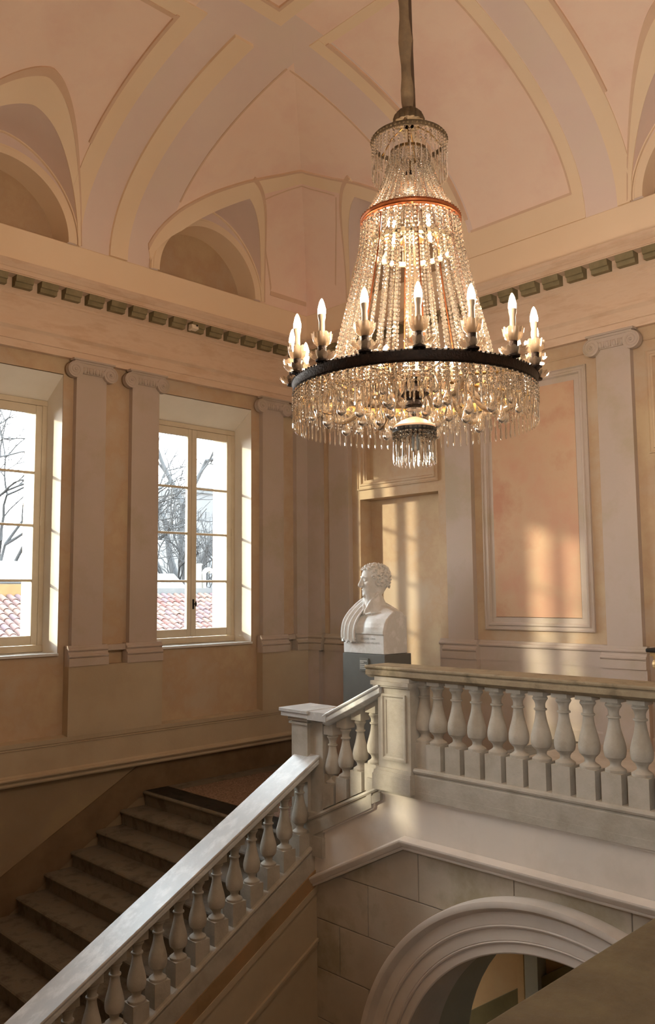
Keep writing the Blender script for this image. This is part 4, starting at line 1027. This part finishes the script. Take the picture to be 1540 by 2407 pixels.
# ================================================================== OUTSIDE
TILES = [mat('roof_tile_%s' % n, a, b, 3, .9, .2, 20) for n, a, b in (('rose', '#4d3936', '#42302c'), ('buff', '#534039', '#473730'), ('red', '#50312c', '#452924'), ('mauve', '#463739', '#3d2f31'))]
XRG, ZRG, SL = -24.0, 1.57, .40
RF = empty('tiled_roof', (-21, 14, -1), 'terracotta pantile roof outside the windows', 'roof')
zr = lambda x: ZRG-(x-XRG)*SL
MB().prism([(XRG, ZRG-.06), (-15, zr(-15)-.06), (-15, zr(-15)-.3), (XRG, ZRG-.3)], (lambda x, z, y: (x, y, z)), 4, 27).build('deck', TILES[3], RF)
def tile_geo():
    m = MB(); P = []; L_ = .46; n = 9
    for i in range(n):
        a = PI*i/(n-1); row = []
        for t, r in ((0, .118), (.5, .108), (1, .098)): row.append((L_*(1-t)*.928-.02*0, r*math.cos(a), r*math.sin(a)*.85+.0-(L_*(1-t))*.37+.02*(1-t)))
        P.append(row)
    m.grid(P); Q = [[(p[0], p[1]*.86, p[2]-.012) for p in row] for row in P]; m.grid(Q)
    m.grid([[P[i][0], Q[i][0]] for i in range(n)]); return m
protos = []
for k, mt in enumerate(TILES):
    o = tile_geo().build('roof_tile', mt, RF, origin=(0, 0, 0), smooth=True); protos.append(o)
used = [False]*4; nt_ = 0; rest = MB(); gm = tile_geo()
for row in range(11):
    for colm in range(82):
        y = 5.0+.25*colm+(.0 if row % 2 else .0)+rng.normal(0, .006); x = XRG+.02+.315*row; z = zr(x)+rng.normal(0, .005)
        vis = (9.3 < y < 11.3) or (14.0 < y < 18.4)
        if vis and row < 10 and nt_ < 296:
            k = int(rng.choice(4, p=(.36, .34, .08, .22)))
            if not used[k]: used[k] = True; protos[k].location = Vector((x, y, z))-ORG[RF.name]
            else: copy_part(protos[k], RF, (x, y, z), rng.normal(0, .02))
            nt_ += 1
        else:
            rest.add([(v[0]+x, v[1]+y, v[2]+z) for v in gm.v], gm.f)
rest.build('far_roof_tiles', TILES[0], RF, smooth=True, kind='stuff')
GRYP = mat('outside_grey_render', '#3e4041', '#393a3c', 2, .8); WHT = mat('outside_white_metal', '#72706c', None, rough=.5); YEL = mat('outside_yellow_render', '#59452b', '#523e25', 3, .9); SKG = mat('skylight_glass', '#424d4c', None, rough=.1, spec=.6)
MB().box(-24.4, -24.0, 13.3, 27, -10, 1.80).build('parapet_wall', GRYP, label='low grey parapet behind the tiled roof ridge', cat='wall')
MB().box(-29.5, -24.45, 6, 27, -10, 1.3).build('flat_roof_building', GRYP, label='flat grey roof carrying the ducts and skylights', cat='building')
MB().box(-24.4, -24.0, 4, 13.2, -10, 1.93).build('rendered_wall', YEL, label='ochre rendered wall behind the roof at the left window', cat='wall')
# vent ducts
for i, (y0, y1, zt, bend) in enumerate(((18.35, 18.85, 2.73, 0), (18.92, 19.22, 2.55, 1), (19.46, 19.74, 2.76, 0))):
    labs = ('broad white vent duct nearest the window mullion', 'white vent duct bent over like an arch', 'slim white vent duct beside the arched one')
    m = MB(); yc = (y0+y1)/2
    if bend: m.tube([(-26, y0+.02, 1.3)]+[(-26, yc+.05-.24*math.cos(t), 2.28+.24*math.sin(t)) for t in np.linspace(0, PI*.6, 10)]+[(-26, y1+.02, 2.40)], .09, 12)
    else: m.lathe([(.001, 1.3), (.16 if i == 0 else .11, 1.3), (.16 if i == 0 else .11, zt-.05), (.19 if i == 0 else .12, zt-.05), (.19 if i == 0 else .12, zt), (.001, zt)], 16, (-26, yc, 0))
    m.build('vent_duct', WHT, smooth=True, label=labs[i], cat='duct', group='roof ventilation ducts')
# skylight at the left window, lantern roof at the right one
for nm, y0, y1, zb, zt, lab in (('skylight', 8.6, 11.75, 2.1, 2.70, 'glazed skylight on the roof seen in the left window'), ('roof_lantern', 15.0, 17.75, 1.8, 2.35, 'low glazed roof lantern seen in the window by the corner')):
    S_ = empty(nm, (-26, (y0+y1)/2, 1.6), lab, 'skylight')
    m = MB(); m.prism([(-25.4, zb-.25), (-25.4, zb), (-26.3, zt), (-26.6, zt), (-26.6, zb-.25)], (lambda x, z, y: (x, y, z)), y0, y1); m.build('curb', WHT, S_)
    sl_ = (zt-zb)/.9; n = 3
    for k in range(n):
        a = y0+.12+(y1-y0-.12)*k/n; b = y0+(y1-y0-.12)*(k+1)/n
        m = MB(); m.add([(-25.47, a, zb+.07*sl_+.012), (-25.47, b, zb+.07*sl_+.012), (-26.2, b, zb+.8*sl_+.012), (-26.2, a, zb+.8*sl_+.012)], [(0, 1, 2, 3)]); m.build('pane', SKG, S_)
    m = MB(); m.box(-25.45, -25.3, y0-.1, y1+.1, zb-.12, zb-.03); m.box(-25.42, -25.32, y0-.1, y1+.1, zb-.32, zb-.2); m.build('gutter', GRYP, S_)
# bare trees
BARK = mat('bark_grey', '#313133', '#292a2b', 6, .95)
def grow(m, p, d, ln, r, lev, rn, spread):
    pts = [p]; q = p.copy(); dd = d.copy(); n = 4
    for i in range(n):
        dd = (dd+Vector(rn.normal(0, .13, 3).tolist())+Vector((0, 0, .03))).normalized(); q = q+dd*(ln/n); pts.append(q.copy())
    m.tube([tuple(a) for a in pts], [r*(1-.45*i/n) for i in range(n+1)], 5 if lev < 3 else 3)
    if lev >= 6 or r < .012: return
    k = 2 if lev < 2 else 3
    for j in range(k):
        t = pts[-1] if j < 2 else pts[2]; ax = Vector(rn.normal(0, 1, 3).tolist()).normalized()
        nd = (dd+ax*spread).normalized(); nd.z = max(nd.z, -.15)
        grow(m, t, nd, ln*rn.uniform(.62, .82), r*(.70 if j < 2 else .52), lev+1, rn, spread)
def tree(loc, hgt, r, seed, lab, lean=(0, 0, 1), spread=.55):
    rn = np.random.default_rng(seed); T = empty('bare_tree', loc, lab, 'tree', 'bare trees outside the windows')
    m = MB(); base = Vector(loc); tip = base+Vector(lean)*hgt*.38
    MB().tube([tuple(base), tuple(base.lerp(tip, .5)+Vector((0, .1, 0))), tuple(tip)], [r, r*.85, r*.7], 8).build('trunk', BARK, T, smooth=True)
    for j in range(4):
        a = 2*PI*j/4+rn.random(); grow(m, tip, (Vector(lean)+Vector((math.cos(a), math.sin(a), 0))*.55).normalized(), hgt*.27, r*.62, 1, rn, spread)
    m.build('branches', BARK, T, smooth=True, angle=0)
tree((-34, 23.7, -5), 17, .36, 5, 'tall bare tree with a forked trunk in the window by the corner')
tree((-33, 21.0, -5), 11.0, .17, 12, 'smaller bare tree left of the tall forked one', spread=.75)
tree((-31, 23.6, -5), 9.5, .14, 21, 'low twiggy bare tree above the vent ducts', spread=.8)
tree((-34, 14.6, -5), 13.5, .22, 33, 'bare twiggy tree behind the skylight in the left window', spread=.7)
tree((-46, 19.0, -5), 15, .24, 40, 'second bare tree farther behind the skylight', spread=.7)
# far buildings
def block(nm, x, y0, y1, zt, mt, lab, nx, nz_):
    B_ = empty(nm, (x, (y0+y1)/2, -10), lab, 'building'); MB().box(x-12, x, y0, y1, -10, zt).build('wall', mt, B_)
    MB().box(x-12.2, x+.2, y0-.2, y1+.2, zt, zt+.5).build('roof_edge', GRYP, B_)
    g = MATS['far_window'] if 'far_window' in MATS else mat('far_window', '#2d3033', None, rough=.3)
    dy = (y1-y0)/nx
    for i in range(nx):
        for j in range(nz_):
            z = zt-1.6-1.5*j; MB().box(x, x+.06, y0+dy*(i+.25), y0+dy*(i+.75), z-.9, z).build('window', g, B_)
FARB = mat('far_render', '#494a4c', '#464749', .5, .9)
block('office_block', -60, 42.0, 47.5, 10.4, FARB, 'hazy grey office block behind the trees on the right', 7, 4)
block('apartment_block', -78, 47.5, 54.5, 9.0, mat('far_pink_render', '#514947', None, rough=.9), 'hazy pinkish apartment block behind the tall tree', 6, 3)
MB().box(-140, -9.7, -60, 140, -10.3, -10).build('ground', mat('outside_ground', '#2c2c29', '#262624', .5, .95), kind='structure', label='grey courtyard ground outside')
